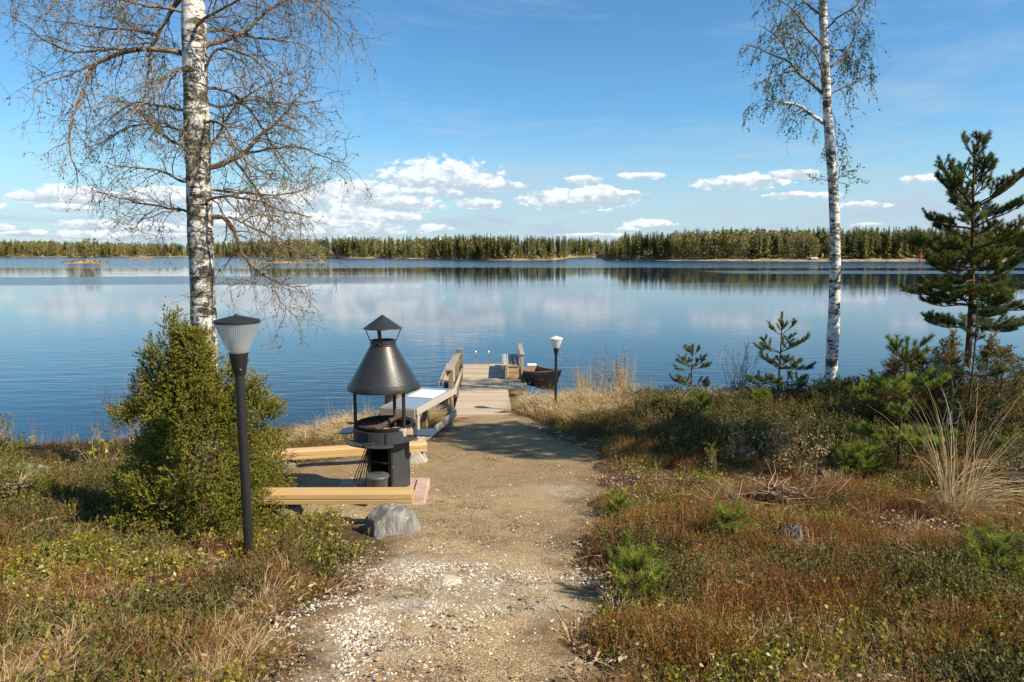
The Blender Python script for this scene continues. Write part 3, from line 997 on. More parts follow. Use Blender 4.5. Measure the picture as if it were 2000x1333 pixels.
def islet(name, label, px0, px1, pyw, h, depth, matl):
    x0 = at(px0, pyw, 1)
    d = ray((px0 + px1) / 2, pyw)
    Y = -CAMZ / d[2] * d[1]
    xa = (px0 - 1000) / FPX / CP * Y
    xb = (px1 - 1000) / FPX / CP * Y
    c = ((xa + xb) / 2, Y + depth * 0.45)
    mb = MB()
    nu, nv = 48, 14
    ang = np.linspace(0, 2 * math.pi, nu, endpoint=False)
    rr = np.linspace(0, 1, nv)
    V = []
    for r_ in rr:
        k = 1 + 0.22 * (fbm(np.cos(ang) * 2 + 5, np.sin(ang) * 2 + 5, 91, 3) - 0.5)
        xx = c[0] + np.cos(ang) * r_ * (xb - xa) / 2 * k
        yv = c[1] + np.sin(ang) * r_ * depth / 2 * k
        zz = h * (1 - r_ ** 2) * (0.6 + 0.8 * fbm(xx * 0.5, yv * 0.5, 95, 3)) - 0.12 * r_
        V.append(np.stack([xx, yv, zz], -1))
    V = np.stack(V)
    idx = np.arange(nu * nv).reshape(nv, nu)
    mb.add(V.reshape(-1, 3), None, np.stack([idx[:-1], np.roll(idx, -1, 1)[:-1], np.roll(idx, -1, 1)[1:], idx[1:]], -1).reshape(-1, 4), smooth=True)
    tag(mb.build(name, matl), label, kind='structure')
    return c, (xb - xa), Y


c1, w1_, Y1 = islet("islet", "small tan islet carrying thin bare trees at left", 118, 214, 515, 0.9, 9, M['farshore'])
c2, w2_, Y2 = islet("reed_islet", "pale reed bank between the islet and the birch", 254, 306, 507, 0.9, 8, M['farshore'])
c3, w3_, Y3 = islet("wooded_islet", "low islet with pines behind the big birch branches", 450, 645, 514.5, 0.9, 14, M['farshore'])
ORD = ["leftmost", "second from left", "third from left", "fourth from left", "middle one", "sixth from left", "third from right", "second from right", "rightmost"]
for i in range(9):
    x = c1[0] + ((i + 0.5 * rg.random()) / 9 - 0.56) * w1_ * 0.62
    far_tree(8 + i % 4 if i % 3 else 4, (x, c1[1] + rg.uniform(-2, 2), 0.5), rg.uniform(4.5, 8.8), 1.0, rg.random() * 6, "islet_tree", f"thin young tree on the small tan islet, {ORD[i]} of nine", "tree", "trees on the small islet")
for i in range(22):
    px_ = rg.uniform(475, 630)
    x = (px_ - 1000) / FPX / CP * Y3
    far_tree(int(rg.integers(4, 12)), (x, c3[1] + rg.uniform(-4, 4), 0.4), rg.uniform(4.5, 9.0) * (0.75 if px_ > 600 else 1), 1.3, rg.random() * 6, "islet_pine", "low tree on the wooded islet behind the birch branches", "tree", "trees on the wooded islet")
for (cc, ww, dp, nn, nm, lb) in ((c1, w1_, 7, 260, "islet_scrub", "brown scrub covering the small islet"), (c2, w2_, 7, 220, "reed_bed", "pale dry reeds on the bank beyond the islet"), (c3, w3_, 10, 500, "scrub", "brown scrub around the pines of the wooded islet")):
    mb = MB()
    aa, r_ = rg.random(nn) * 6.283, np.sqrt(rg.random(nn))
    P = np.stack([cc[0] + np.cos(aa) * r_ * ww * 0.47, cc[1] + np.sin(aa) * r_ * dp * 0.5, 0.35 + 0.9 * rg.random(nn) * (1 - r_ * 0.5)], -1)
    tri_fan(mb, P, 0, rg.uniform(0.35, 0.9, nn), rg.random(nn), 0, rg)
    tag(mb.build(nm, M['litter']), lb, kind='stuff')

# far huts, white boat house and the red mark at the water
def hut(px, back, wd, h, wallm, roofm, label, name="cabin"):
    x, y, z = (float(v) for v in far_ground(np.array(float(px)), back))
    t = thing(name, label, "cabin", (x, y, z))
    b = MB()
    b.box((0, 0, h * 0.5), (wd, wd * 0.8, h))
    b.build("wall", wallm, t)
    b = MB()
    e = 0.4
    V = [(-wd / 2 - e, -wd * 0.4 - e, h), (wd / 2 + e, -wd * 0.4 - e, h), (wd / 2 + e, 0, h * 1.5), (-wd / 2 - e, 0, h * 1.5), (-wd / 2 - e, wd * 0.4 + e, h), (wd / 2 + e, wd * 0.4 + e, h)]
    V += [(a_[0], a_[1], a_[2] + 0.15) for a_ in V]
    b.add(V, [(0, 3, 4), (1, 5, 2), (6, 10, 9), (7, 8, 11), (0, 4, 6), (4, 10, 6), (1, 7, 5), (5, 7, 11)], [(0, 1, 2, 3), (3, 2, 5, 4), (6, 9, 8, 7), (9, 10, 11, 8), (0, 6, 7, 1), (4, 5, 11, 10)])
    b.build("roof", roofm, t)
    b = MB()
    b.box((0, -wd * 0.4 - 0.03, h * 0.5), (wd * 0.4, 0.06, h * 0.5))
    b.build("window", M['soot'], t)
    return t


hut(1472, 12, 5.0, 2.2, M['boatwood'], M['rust'], "dark brown cabin among the far trees left of the white birch")
hut(1600, 10, 5.0, 2.3, M['boatwood'], M['rust'], "dark cabin on the far shore touching the white birch trunk")
hut(1580, 2.5, 2.4, 0.55, M['white'], M['white'], "small white boathouse at the far waterline left of the white birch", "boathouse")
x, y, z = (float(v) for v in far_ground(np.array(1785.0), -2.5))
red_m = paintmat("red_marker_paint", (0.45, 0.06, 0.03), 0.5)
t = thing("channel_marker", "red channel marker standing in the water before the far wood", "marker", (x, y, -0.3))
b = MB()
b.tube([(0, 0, 0), (0, 0, 3.6)], [0.35, 0.18], 8)
b.build("post", red_m, t)
b = MB()
b.lathe([(0.0, 4.1), (0.4, 3.9), (0.4, 3.4), (0.0, 3.3)], 10)
b.build("topmark", red_m, t)

# ------------------------------------------------------------------ jetty
dock_z = 0.43
jetty = thing("jetty", "weathered wooden jetty with sloping gangway reaching into the lake", "jetty", (-0.6, 13.5, 0.0))
JO = (-0.6, 13.5, 0.0)


def jm():
    return MB(JO)


def lerp(a, b, t):
    return Vector(a) * (1 - t) + Vector(b) * t


RA, RB = Vector((-1.16, 13.5, 0.74)), Vector((-0.03, 13.5, 0.74))       # gangway, shore end
RC, RD = Vector((-1.36, 18.6, 0.43)), Vector((-0.18, 18.6, 0.43))       # gangway, lake end
jr = random.Random(3)
NR = 46
for i in range(NR):
    t0, t1 = i / NR, (i + 1) / NR - 0.006
    a, b_ = lerp(RA, RC, (t0 + t1) / 2), lerp(RB, RD, (t0 + t1) / 2)
    mb = jm()
    dz = jr.uniform(-0.003, 0.003)
    mb.bar(a + Vector((-0.03 + jr.uniform(-.006, .006), 0, dz - 0.014)), b_ + Vector((0.03 + jr.uniform(-.006, .006), 0, dz - 0.014)), 5.1 / NR - 0.010, 0.028)
    mb.build("deck_board", M['deckwood'], jetty)
PL, PR, PF, PB = -1.98, 0.34, 18.62, 21.75
NP = 26
for i in range(NP):
    y = PF + (PB - PF) * (i + 0.5) / NP
    mb = jm()
    dz = jr.uniform(-0.003, 0.003)
    sk = -0.02 * (y - PF)
    mb.bar((PL + 0.02 + sk, y, dock_z - 0.014 + dz), (PR + sk, y, dock_z - 0.014 + dz), (PB - PF) / NP - 0.010, 0.028)
    mb.build("deck_board", M['deckwood'], jetty)
for i in range(6):                                  # boards running the other way beside the gangway
    x = -0.10 + i * 0.088
    mb = jm()
    mb.bar((x + 0.03, 17.85, dock_z - 0.014), (x + 0.01, 18.60, dock_z - 0.014), 0.078, 0.028)
    mb.build("deck_board", M['greywood_y'], jetty)
mb = jm()
mb.bar(RA + Vector((-0.02, -0.03, -0.075)), RB + Vector((0.02, -0.03, -0.075)), 0.03, 0.09)
mb.build("end_board", M['decktan'], jetty, 0.004)
mb = jm()
mb.bar((-0.14, 17.83, dock_z - 0.10), (0.46, 17.83, dock_z - 0.10), 0.035, 0.14)
mb.build("end_board", M['decktan'], jetty, 0.004)
for s_, (p, q) in enumerate(((RA, RC), (RB, RD))):
    mb = jm()
    mb.bar(p + Vector((0, 0.02, -0.12)), q + Vector((0, 0, -0.12)), 0.05, 0.15)
    mb.build("stringer", M['railwood'], jetty, 0.004)
mb = jm()
mb.bar((PL - 0.035, PF - 0.03, dock_z - 0.07), (PL - 0.10, PB, dock_z - 0.07), 0.03, 0.17)
mb.build("side_board", M['greywood_y'], jetty, 0.004)
mb = jm()
mb.bar((PR + 0.035, 17.86, dock_z - 0.07), (PR - 0.04, PB, dock_z - 0.07), 0.03, 0.17)
mb.build("side_board", M['greywood_y'], jetty, 0.004)
for (x, y) in ((-1.85, 18.8), (-1.95, 21.6), (0.2, 18.0), (0.15, 21.6), (-0.8, 20.0)):
    mb = jm()
    mb.tube([(x, y, -1.2), (x, y, dock_z - 0.05)], 0.06, 10)
    mb.build("pile", M['railwood'], jetty)
for x in (-0.95, -0.6, -0.25):
    mb = jm()
    mb.box((x, 13.56, 0.62), (0.07, 0.12, 0.14))
    mb.build("support_block", M['decktan'], jetty, 0.004)
# handrail along the left of the gangway
for (x, y, z0, z1) in ((-1.27, 14.0, 0.3, 1.58), (-1.33, 16.3, -0.6, 1.44), (-1.40, 18.5, -0.6, 1.34)):
    mb = jm()
    mb.box((x, y, (z0 + z1) / 2), (0.095, 0.095, z1 - z0))
    mb.build("rail_post", M['railwood'], jetty, 0.006)
mb = jm()
mb.bar((-1.30, 13.80, 1.60), (-1.42, 18.68, 1.36), 0.16, 0.035)
mb.build("handrail", M['greywood_y'], jetty, 0.005)
mb = jm()
mb.bar((-1.205, 13.90, 1.12), (-1.335, 18.55, 0.90), 0.028, 0.11)
mb.build("lower_rail", M['greywood_y'], jetty, 0.004)
mb = jm()
mb.bar((-1.345, 13.92, 1.50), (-1.47, 18.55, 1.26), 0.028, 0.12)
mb.build("upper_rail", M['greywood_y'], jetty, 0.004)
# swimming ladder
lad = thing("swimming_ladder", "two chrome grab rails of the swimming ladder at the jetty end", "ladder", (-0.95, 21.75, dock_z))
for x in (-1.14, -0.75):
    mb = MB((-0.95, 21.75, dock_z))
    pts = [(x, 21.45, dock_z - 0.02), (x, 21.45, dock_z + 0.36)] + [(x, 21.45 + 0.22 * (1 - math.cos(a_)), dock_z + 0.36 + 0.17 * math.sin(a_)) for a_ in np.linspace(0.3, math.pi - 0.2, 9)] + [(x, 21.90, dock_z), (x, 21.92, -0.9)]
    mb.tube(pts, 0.021, 10)
    mb.build("grab_rail", M['chrome'], lad)
for z in (-0.15, -0.45):
    mb = MB((-0.95, 21.75, dock_z))
    mb.box((-0.945, 21.91, z), (0.40, 0.07, 0.03))
    mb.build("step", M['chrome'], lad, 0.004)
# bench on the jetty, facing left
BO = (0.0, 20.0, dock_z)
bench = thing("jetty_bench", "grey slatted bench with backrest standing on the jetty", "bench", BO)
for i in range(4):
    x = -0.21 + i * 0.117
    mb = MB(BO)
    mb.bar((x + 0.02, 19.0, dock_z + 0.40), (x - 0.02, 21.1, dock_z + 0.40), 0.10, 0.03)
    mb.build("seat_slat", M['greywood_y'], bench, 0.004)
for z in (0.50, 0.62):
    mb = MB(BO)
    mb.bar((0.255, 18.96, dock_z + z), (0.21, 21.15, dock_z + z), 0.028, 0.095)
    mb.build("back_slat", M['greywood_y'], bench, 0.004)
mb = MB(BO)
mb.bar((0.285, 18.94, dock_z + 0.72), (0.24, 21.18, dock_z + 0.72), 0.13, 0.035)
mb.build("top_rail", M['greywood_y'], bench, 0.005)
for y in (19.05, 21.05):
    sk = -0.02 * (y - 19)
    mb = MB(BO)
    mb.box((0.29 + sk, y, dock_z + 0.35), (0.07, 0.09, 0.70))
    mb.build("back_post", M['greywood'], bench, 0.004)
    for k in range(3):
        mb = MB(BO)
        mb.bar((-0.10 + sk, y, dock_z + 0.07 + k * 0.12), (0.25 + sk, y, dock_z + 0.07 + k * 0.12), 0.03, 0.105)
        mb.build("end_panel", M['decktan'], bench, 0.003)
    mb = MB(BO)
    mb.box((-0.16 + sk, y, dock_z + 0.19), (0.07, 0.08, 0.385))
    mb.build("front_leg", M['greywood'], bench, 0.004)
mb = MB(BO)
mb.bar((-0.262, 19.0, dock_z + 0.36), (-0.30, 21.1, dock_z + 0.36), 0.028, 0.11)
mb.build("front_board", M['greywood_y'], bench, 0.004)

# ------------------------------------------------------------------ table beside the jetty
TN, TF = Vector((-1.82, 10.75, 0)), Vector((-1.36, 12.35, 0))
TO = Vector((-1.6, 11.5, g1(-1.6, 11.5)))
table = thing("wash_table", "grey outdoor work table with plank sides between grill and jetty", "table", TO)
td = (TF - TN).normalized()
tn = Vector((td.y, -td.x, 0))
tz = 1.52
Mt = [[tn.x, td.x, 0], [tn.y, td.y, 0], [0, 0, 1]]
mid = (TN + TF) / 2
TL = (TF - TN).length


def tb():
    return MB(TO)


mb = tb()
mb.box((mid.x, mid.y, tz - 0.012), (0.56, TL, 0.024), M=Mt)
mb.build("tabletop", M['tabletop'], table, 0.004)
mb = tb()
e0, e1 = TN + tn * 0.305 + Vector((0, 0, tz - 0.055)), TF + tn * 0.305 + td * 0.12 + Vector((0, 0, tz - 0.055))
mb.bar(e0, e1, 0.032, 0.105)
mb.build("side_board", M['greywood'], table, 0.004)
mb = tb()
e0, e1 = TN - tn * 0.305 + Vector((0, 0, tz - 0.055)), TF - tn * 0.305 + Vector((0, 0, tz - 0.055))
mb.bar(e0, e1, 0.032, 0.105)
mb.build("side_board", M['greywood'], table, 0.004)
mb = tb()
e0 = TN - td * 0.02 + Vector((0, 0, tz - 0.09))
mb.bar(e0 - tn * 0.32, e0 + tn * 0.288, 0.032, 0.16)
mb.build("front_board", M['greywood'], table, 0.004)
for sx in (-1, 1):
    for f_ in (0.12, TL - 0.04):
        q = TN + tn * 0.25 * sx + td * f_
        zz = g1(q.x, q.y) - 0.15
        mb = tb()
        mb.box((q.x, q.y, (zz + tz - 0.03) / 2), (0.085, 0.085, tz - 0.03 - zz), M=Mt)
        mb.build("leg", M['greywood'], table, 0.004)
mb = tb()
mb.bar(TN + tn * 0.305 + td * 0.02 + Vector((0, 0, 0.93)), TF + tn * 0.305 + td * 0.1 + Vector((0, 0, 1.05)), 0.03, 0.13)
mb.build("lower_board", M['greywood'], table, 0.004)
mb = tb()
q = TF - td * 0.10
mb.bar(q - tn * 0.25 + Vector((0, 0, 1.30)), q + tn * 0.25 + Vector((0, 0, 1.30)), 0.04, 0.10)
mb.build("cross_rail", M['railwood'], table, 0.004)
mb = MB()
q = TN + td * (TL * 0.66) + tn * 0.02
mb.box((q.x, q.y, tz + 0.009), (0.46, 0.62, 0.014), M=Mt)
tag(mb.build("cutting_board", M['white'], None, 0.004), "white board lying on the grey work table", "board")
# pine log standing behind the table
sp_ = Vector((-2.12, 12.0, 0))
sz = g1(sp_.x, sp_.y)
st = thing("cut_trunk", "tall cut pine log standing behind the grill and table", "log", (sp_.x, sp_.y, sz))
mb = MB((sp_.x, sp_.y, sz))
zz = np.linspace(sz - 0.1, 1.78, 9)
mb.tube([(sp_.x + 0.01 * math.sin(k * 2), sp_.y, z) for k, z in enumerate(zz)], 0.155 + 0.012 * np.sin(np.arange(9) * 1.9), 18, cap=False)
mb.build("bark", M['stumpbark'], st)
mb = MB((sp_.x, sp_.y, sz))
mb.lathe([(0.0, 1.785), (0.14, 1.782), (0.152, 1.76)], 18, (sp_.x, sp_.y, 0))
mb.build("cut_end", M['firewood'], st)

# ------------------------------------------------------------------ grill
GX, GY = -1.43, 7.5
SLZ = 1.335                                        # top of the slab
GO = Vector((GX, GY, SLZ))


def gz(py):
    return at(748, py, GY).z


slab = MB()
slab.box((-1.47, 7.43, SLZ - 0.08), (1.03, 0.86, 0.16), rz=R(3))
slab_o = slab.build("stone_slab", M['slab'], None, 0.02)
tag(slab_o, "pinkish concrete slab lying under the black grill", "slab")
grill = thing("grill", "black garden grill with conical hood and chimney cap on slab", "grill", GO)


def gm2():
    return MB(GO)


# pedestal: an open fronted box turned so that its right wall is seen
rot = R(-28)
cr, sr = math.cos(rot), math.sin(rot)
Mr = [[cr, -sr, 0], [sr, cr, 0], [0, 0, 1]]
S2 = 0.158
H0, H1 = SLZ, gz(857)
hh = (H0 + H1) / 2


def gl_(x, y, z=0.0):
    return Vector((GX + 0.02 + cr * x - sr * y, GY + sr * x + cr * y, z))


for nm, (x, y, sx, sy) in {"right_wall": (S2, 0.03, 0.016, 2 * S2 - 0.02), "left_wall": (-S2, 0.03, 0.016, 2 * S2 - 0.02), "back_wall": (0, S2 + 0.028, 2 * S2 + 0.016, 0.016)}.items():
    q = gl_(x, y, hh)
    mb = gm2()
    mb.box(q, (sx, sy, H1 - H0), M=Mr)
    mb.build("side_panel", M['grillpanel'] if nm == "right_wall" else M['grill'], grill, 0.003)  # right wall painted lighter than the others as its sunlit side
for z, m_ in ((H0 + 0.012, M['soot']), (H0 + 0.33, M['rust']), (H1 - 0.012, M['soot'])):
    q = gl_(0, 0.01, z)
    mb = gm2()
    mb.box(q, (2 * S2 - 0.02, 2 * S2 - 0.03, 0.012), M=Mr)
    mb.build("inner_shelf", m_, grill)
for x in (-S2, S2):
    q = gl_(x - 0.012 * (1 if x > 0 else -1), -S2 + 0.02, hh)
    mb = gm2()
    mb.box(q, (0.045, 0.018, H1 - H0 - 0.004), M=Mr)
    mb.build("front_frame", M['grill'], grill, 0.003)
q = gl_(S2 + 0.012, -0.13, H0 + 0.31)
mb = gm2()
mb.lathe([(0.0, 0.012), (0.010, 0.008), (0.012, -0.01)], 10, q)
mb.build("bolt", M['chrome'], grill)
# fire bowl
TZ0, TZ1 = gz(853), gz(831)
RT = 0.352
mb = gm2()
mb.lathe([(0.0, TZ0 - 0.01), (RT - 0.01, TZ0 - 0.01), (RT, TZ0), (RT, TZ1), (RT - 0.012, TZ1), (RT - 0.014, TZ0 + 0.02), (0.0, TZ0 + 0.015)], 48, (GX, GY, 0))
mb.build("fire_bowl", M['grillpanel'], grill)
for a_ in (R(-110), R(-78)):
    mb = gm2()
    mb.box((GX + (RT + 0.003) * math.cos(a_), GY + (RT + 0.003) * math.sin(a_), (TZ0 + TZ1) / 2), (0.010, 0.020, TZ1 - TZ0), rz=a_)
    mb.build("bowl_seam", M['soot'], grill)
# shelves round the bowl: rounded plates
def plate(a0, a1, r0, r1, z, name="side_shelf"):
    mb = gm2()
    n = 14
    V = []
    for zz_ in (z, z - 0.016):
        for k in range(n + 1):
            a_ = a0 + (a1 - a0) * k / n
            rr_ = r1 - 0.03 * (2 * abs(k / n - 0.5)) ** 6
            V.append((GX + r0 * math.cos(a_), GY + r0 * math.sin(a_), zz_))
            V.append((GX + rr_ * math.cos(a_), GY + rr_ * math.sin(a_), zz_))
    o = 2 * (n + 1)
    qs = []
    for k in range(n):
        i = 2 * k
        qs += [(i, i + 1, i + 3, i + 2), (o + i, o + i + 2, o + i + 3, o + i + 1), (i + 1, o + i + 1, o + i + 3, i + 3), (i, i + 2, o + i + 2, o + i)]
    qs += [(0, o, o + 1, 1), (2 * n, 2 * n + 1, o + 2 * n + 1, o + 2 * n)]
    mb.add(V, None, qs)
    return mb.build(name, M['shelf'], grill, 0.003)


plate(R(-156), R(-68), RT + 0.006, RT + 0.115, TZ0 + 0.005)
plate(R(-14), R(22), RT + 0.006, RT + 0.215, TZ0 + 0.045)
plate(R(160), R(192), RT + 0.006, RT + 0.155, TZ0 + 0.065)
# posts
HB = gz(757)
for a_ in (R(202), R(-40), R(80)):
    x, y = GX + 0.325 * math.cos(a_), GY + 0.325 * math.sin(a_)
    mb = gm2()
    mb.tube([(x, y, TZ0), (x, y, HB + 0.05)], 0.019, 12)
    mb.build("post", M['rust'] if a_ == R(80) else M['grill'], grill)
# hood, collar, chimney cap
RH = 0.402
HT = gz(675)
mb = gm2()
mb.lathe([(RH - 0.012, HB - 0.005), (RH, HB - 0.008), (RH + 0.003, HB + 0.004), (RH - 0.018, HB + 0.060), (RH - 0.026, HB + 0.064), (RH - 0.030, HB + 0.068), (0.142, HT), (0.135, HT - 0.005), (RH - 0.035, HB + 0.06), (RH - 0.012, HB - 0.005)], 72, (GX, GY, 0))
mb.build("hood", M['grill'], grill)
mb = gm2()
# folded seam up the cone
p0 = (GX + (RH - 0.028) * math.cos(R(-50)), GY + (RH - 0.028) * math.sin(R(-50)), HB + 0.066)
p1 = (GX + 0.144 * math.cos(R(-50)), GY + 0.144 * math.sin(R(-50)), HT)
mb.tube([p0, p1], 0.004, 6)
mb.build("hood_seam", M['grill'], grill)
CT = gz(664)
mb = gm2()
mb.lathe([(0.142, HT - 0.012), (0.145, HT + 0.005), (0.138, HT + 0.02), (0.138, HT + 0.028), (0.145, HT + 0.033), (0.138, HT + 0.04), (0.138, CT), (0.131, CT), (0.131, HT)], 48, (GX, GY, 0))
mb.build("collar", M['grill'], grill)
CR0, CR1 = gz(641), gz(615)
mb = gm2()
mb.lathe([(0.213, CR0 + 0.001), (0.215, CR0 - 0.004), (0.211, CR0 - 0.006), (0.2, CR0), (0.004, CR1 - 0.006)], 48, (GX, GY, 0))
mb.lathe([(0.214, CR0), (0.004, CR1)], 48, (GX, GY, 0))
mb.build("chimney_cap", M['grill'], grill)
for a_ in (R(-90), R(5), R(175)):
    ca, sa = math.cos(a_), math.sin(a_)
    mb = gm2()
    if a_ == R(-90):
        mb.bar((GX + ca * 0.146, GY + sa * 0.146, CT - 0.05), (GX + ca * 0.205, GY + sa * 0.205, CR0), 0.042, 0.004, up=(0, -1, 0.3))
    else:
        mb.tube([(GX + ca * 0.141, GY + sa * 0.141, CT - 0.02), (GX + ca * 0.205, GY + sa * 0.205, CR0 + 0.004)], 0.006, 6)
    mb.build("cap_stay", M['grill'], grill)
mb = gm2()
mb.lathe([(0.0, 0.006), (0.007, 0.003), (0.008, -0.006)], 8, (GX, GY - 0.149, CT - 0.028))
mb.build("rivet", M['chrome'], grill)
# round swing grate, cross bars
mb = gm2()
gx_, gy_ = GX - 0.14, GY - 0.05
for r_ in (0.10, 0.16):
    mb.tube([(gx_ + r_ * math.cos(a_), gy_ + r_ * math.sin(a_), TZ1 + 0.03) for a_ in np.linspace(0, 2 * math.pi, 25)], 0.008, 6, cap=False)
for k in range(7):
    x = -0.12 + 0.04 * k
    l_ = math.sqrt(0.16 ** 2 - x * x)
    mb.tube([(gx_ + x, gy_ - l_, TZ1 + 0.03), (gx_ + x, gy_ + l_, TZ1 + 0.03)], 0.004, 5)
mb.lathe([(0.160, TZ1 + 0.005), (0.168, TZ1 + 0.03), (0.160, TZ1 + 0.045)], 32, (gx_, gy_, 0))
mb.tube([(gx_ - 0.15, gy_, TZ1 + 0.03), (gx_ - 0.27, gy_ - 0.03, TZ1 + 0.05)], 0.010, 6)
mb.build("swing_grate", M['rust'], grill)
mb = gm2()
mb.lathe([(RT - 0.03, TZ1 - 0.005), (RT - 0.02, TZ1 + 0.035), (RT - 0.045, TZ1 + 0.035)], 40, (GX, GY + 0.01, 0))
mb.build("inner_ring", M['soot'], grill)
# things lying in the bowl
mb = MB()
mb.box((GX + 0.15, GY - 0.16, TZ1 - 0.03), (0.36, 0.17, 0.06), rz=R(14))
tag(mb.build("firewood", M['firewood'], None, 0.012), "flat pale piece of firewood lying at the bowl's front right", "firewood")
mb = MB()
mb.tube([(GX - 0.06, GY - 0.28, TZ1 + 0.02), (GX + 0.10, GY - 0.02, TZ1 + 0.075), (GX + 0.20, GY + 0.12, TZ1 + 0.10)], [0.03, 0.024, 0.022], 8)
tag(mb.build("charred_log", M['rust']), "charred stick lying slantwise across the grill bowl", "log")
mb = MB()
mb.tube([(GX - 0.05, GY + 0.16, TZ1 + 0.03), (GX + 0.3, GY + 0.02, TZ1 + 0.05)], [0.026, 0.03], 8)
tag(mb.build("charred_log", M['soot']), "black burnt stick lying across the back of the bowl", "log")
mb = MB()
mb.lathe([(0.0, -0.05), (0.05, -0.05), (0.055, 0.0), (0.05, 0.035), (0.0, 0.04)], 12, (GX + 0.225, GY - 0.205, TZ1 - 0.015))
tag(mb.build("stone", M['rock2']), "small pale stone at the right inside the grill bowl", "stone")
mb = MB()
mb.box((GX - 0.085, GY - 0.435, TZ0 + 0.03), (0.10, 0.05, 0.045), rz=R(-8))
tag(mb.build("foil_tray", M['chrome'], None, 0.006), "small shiny tin tray on the front shelf of grill", "tray")
# skewers leaning on the pedestal
SK = Vector((GX - 0.30, GY - 0.16, SLZ - 0.05))
sk = thing("grill_forks", "bundle of thin black roasting forks leaning against grill pedestal", "fork", SK)
for k in range(8):
    mb = MB(SK)
    x0, y0 = GX - 0.27 + 0.018 * (k % 4) - 0.02 * (k // 4), GY - 0.10 - 0.02 * (k // 4)
    x1, y1 = GX - 0.34 + 0.045 * k * 0.7 - 0.05, GY - 0.26 + 0.03 * (k % 3)
    top = (GX - 0.18 + 0.012 * k * 0.5, GY - 0.13 + 0.015 * (k % 3), SLZ + 0.55 - 0.03 * (k % 3))
    mb.tube([(x1, y1, SLZ - 0.02), top], 0.0055, 5)
    mb.tube([top, (top[0] + 0.006, top[1], top[2] + 0.05)], 0.011, 6)
    mb.build("fork", M['soot'], sk)
# bucket
BX, BY = at(738, 950, 7.12).x, 7.12
bz = SLZ
bk = thing("ash_bucket", "grey lidded metal bucket standing before the open grill pedestal", "bucket", (BX, BY, bz))
mb = MB((BX, BY, bz))
mb.lathe([(0.0, bz + 0.002), (0.088, bz + 0.002), (0.092, bz + 0.012), (0.113, bz + 0.265), (0.117, bz + 0.27)], 36, (BX, BY, 0))
mb.build("body", M['bucket'], bk)
mb = MB((BX, BY, bz))
mb.lathe([(0.122, bz + 0.255), (0.126, bz + 0.272), (0.117, bz + 0.282), (0.06, bz + 0.292), (0.0, bz + 0.295)], 36, (BX, BY, 0))
mb.build("lid", M['bucket'], bk)
mb = MB((BX, BY, bz))
mb.tube([(BX - 0.035, BY, bz + 0.292), (BX - 0.03, BY, bz + 0.315), (BX + 0.03, BY, bz + 0.315), (BX + 0.035, BY, bz + 0.292)], 0.006, 6)
mb.build("lid_handle", M['soot'], bk)
mb = MB((BX, BY, bz))
mb.tube([(BX + 0.10 * math.cos(a_) * 1.08, BY - 0.112 + 0.02 * math.cos(a_) ** 2, bz + 0.24 - 0.075 * math.sin(a_)) for a_ in np.linspace(0.5, 2.0, 12)], 0.0045, 6)
mb.build("bail", M['soot'], bk)
# iron stub on the slab
mb = MB()
mb.tube([(-1.11, 7.42, SLZ - 0.01), (-1.08, 7.48, SLZ + 0.10)], 0.009, 6)
tag(mb.build("iron_rod", M['rust']), "short rusty iron rod sticking up at slab's right side", "rod")


# ------------------------------------------------------------------ rocks
def rock(name, label, loc, size, seed, matl, cat="rock", flat=0.3, sub=28, rz=0.0, planes=None):
    n = sub
    u = np.linspace(0, math.pi, n // 2 + 1)
    v = np.linspace(0, 2 * math.pi, n, endpoint=False)
    uu, vv = np.meshgrid(u, v, indexing='ij')
    D = np.stack([np.sin(uu) * np.cos(vv), np.sin(uu) * np.sin(vv), np.cos(uu)], -1)
    rg2 = np.random.default_rng(seed)
    r_ = np.ones(D.shape[:2])
    cuts = planes or [(tuple(rg2.normal(size=3)), rg2.uniform(0.66, 0.9)) for k in range(11)]
    for nn, cd in cuts:                                # cut by planes: broken facets
        nn = np.array(nn, float)
        nn /= np.linalg.norm(nn)
        dp = np.maximum(D @ nn, 1e-3)
        r_ = np.minimum(r_, cd / dp)
    nz = fbm(D[..., 0] * 3 + 7 + D[..., 2] * 2, D[..., 1] * 3 + 3 - D[..., 2] * 1.7, seed, 4) - 0.5
    r_ = r_ * (1 + 0.09 * nz)
    V = D * r_[..., None] * np.array(size) / 2
    c_, s_ = math.cos(rz), math.sin(rz)
    V = V @ np.array([[c_, -s_, 0], [s_, c_, 0], [0, 0, 1]]).T
    mb = MB()
    idx = np.arange(V.shape[0] * V.shape[1]).reshape(V.shape[:2])
    mb.add(V.reshape(-1, 3), None, np.stack([idx[:-1], idx[1:], np.roll(idx, -1, 1)[1:], np.roll(idx, -1, 1)[:-1]], -1).reshape(-1, 4), smooth=False)
    o = mb.build(name, matl)
    o.location = loc
    return tag(o, label, cat)


by_ = 6.02
# benches: squared log beams on boulders
def log_bench(label, p0, p1, ht, dp):
    bt = thing("log_bench", label, "bench", (Vector(p0) + Vector(p1)) / 2)
    d = Vector(p1) - Vector(p0)
    L = d.length
    prof = [(-1, -1), (1, -1), (1, -0.32), (0.86, -0.25), (1, -0.18), (1, 0.55), (0.8, 1), (-0.8, 1), (-1, 0.55), (-1, -0.18), (-0.86, -0.25), (-1, -0.32)]
    k = len(prof)
    V = [(x_, p[0] * dp / 2, p[1] * ht / 2) for x_ in (-L / 2, L / 2) for p in prof]
    mb = MB()
    mb.add(V, [(0, j + 1, j) for j in range(1, k - 1)] + [(k, k + j, k + j + 1) for j in range(1, k - 1)], [(j, (j + 1) % k, k + (j + 1) % k, k + j) for j in range(k)])
    o = mb.build("beam", M['beamwood'], bt, 0.003)
    o.rotation_euler = d.to_track_quat('X', 'Z').to_euler()
    return bt


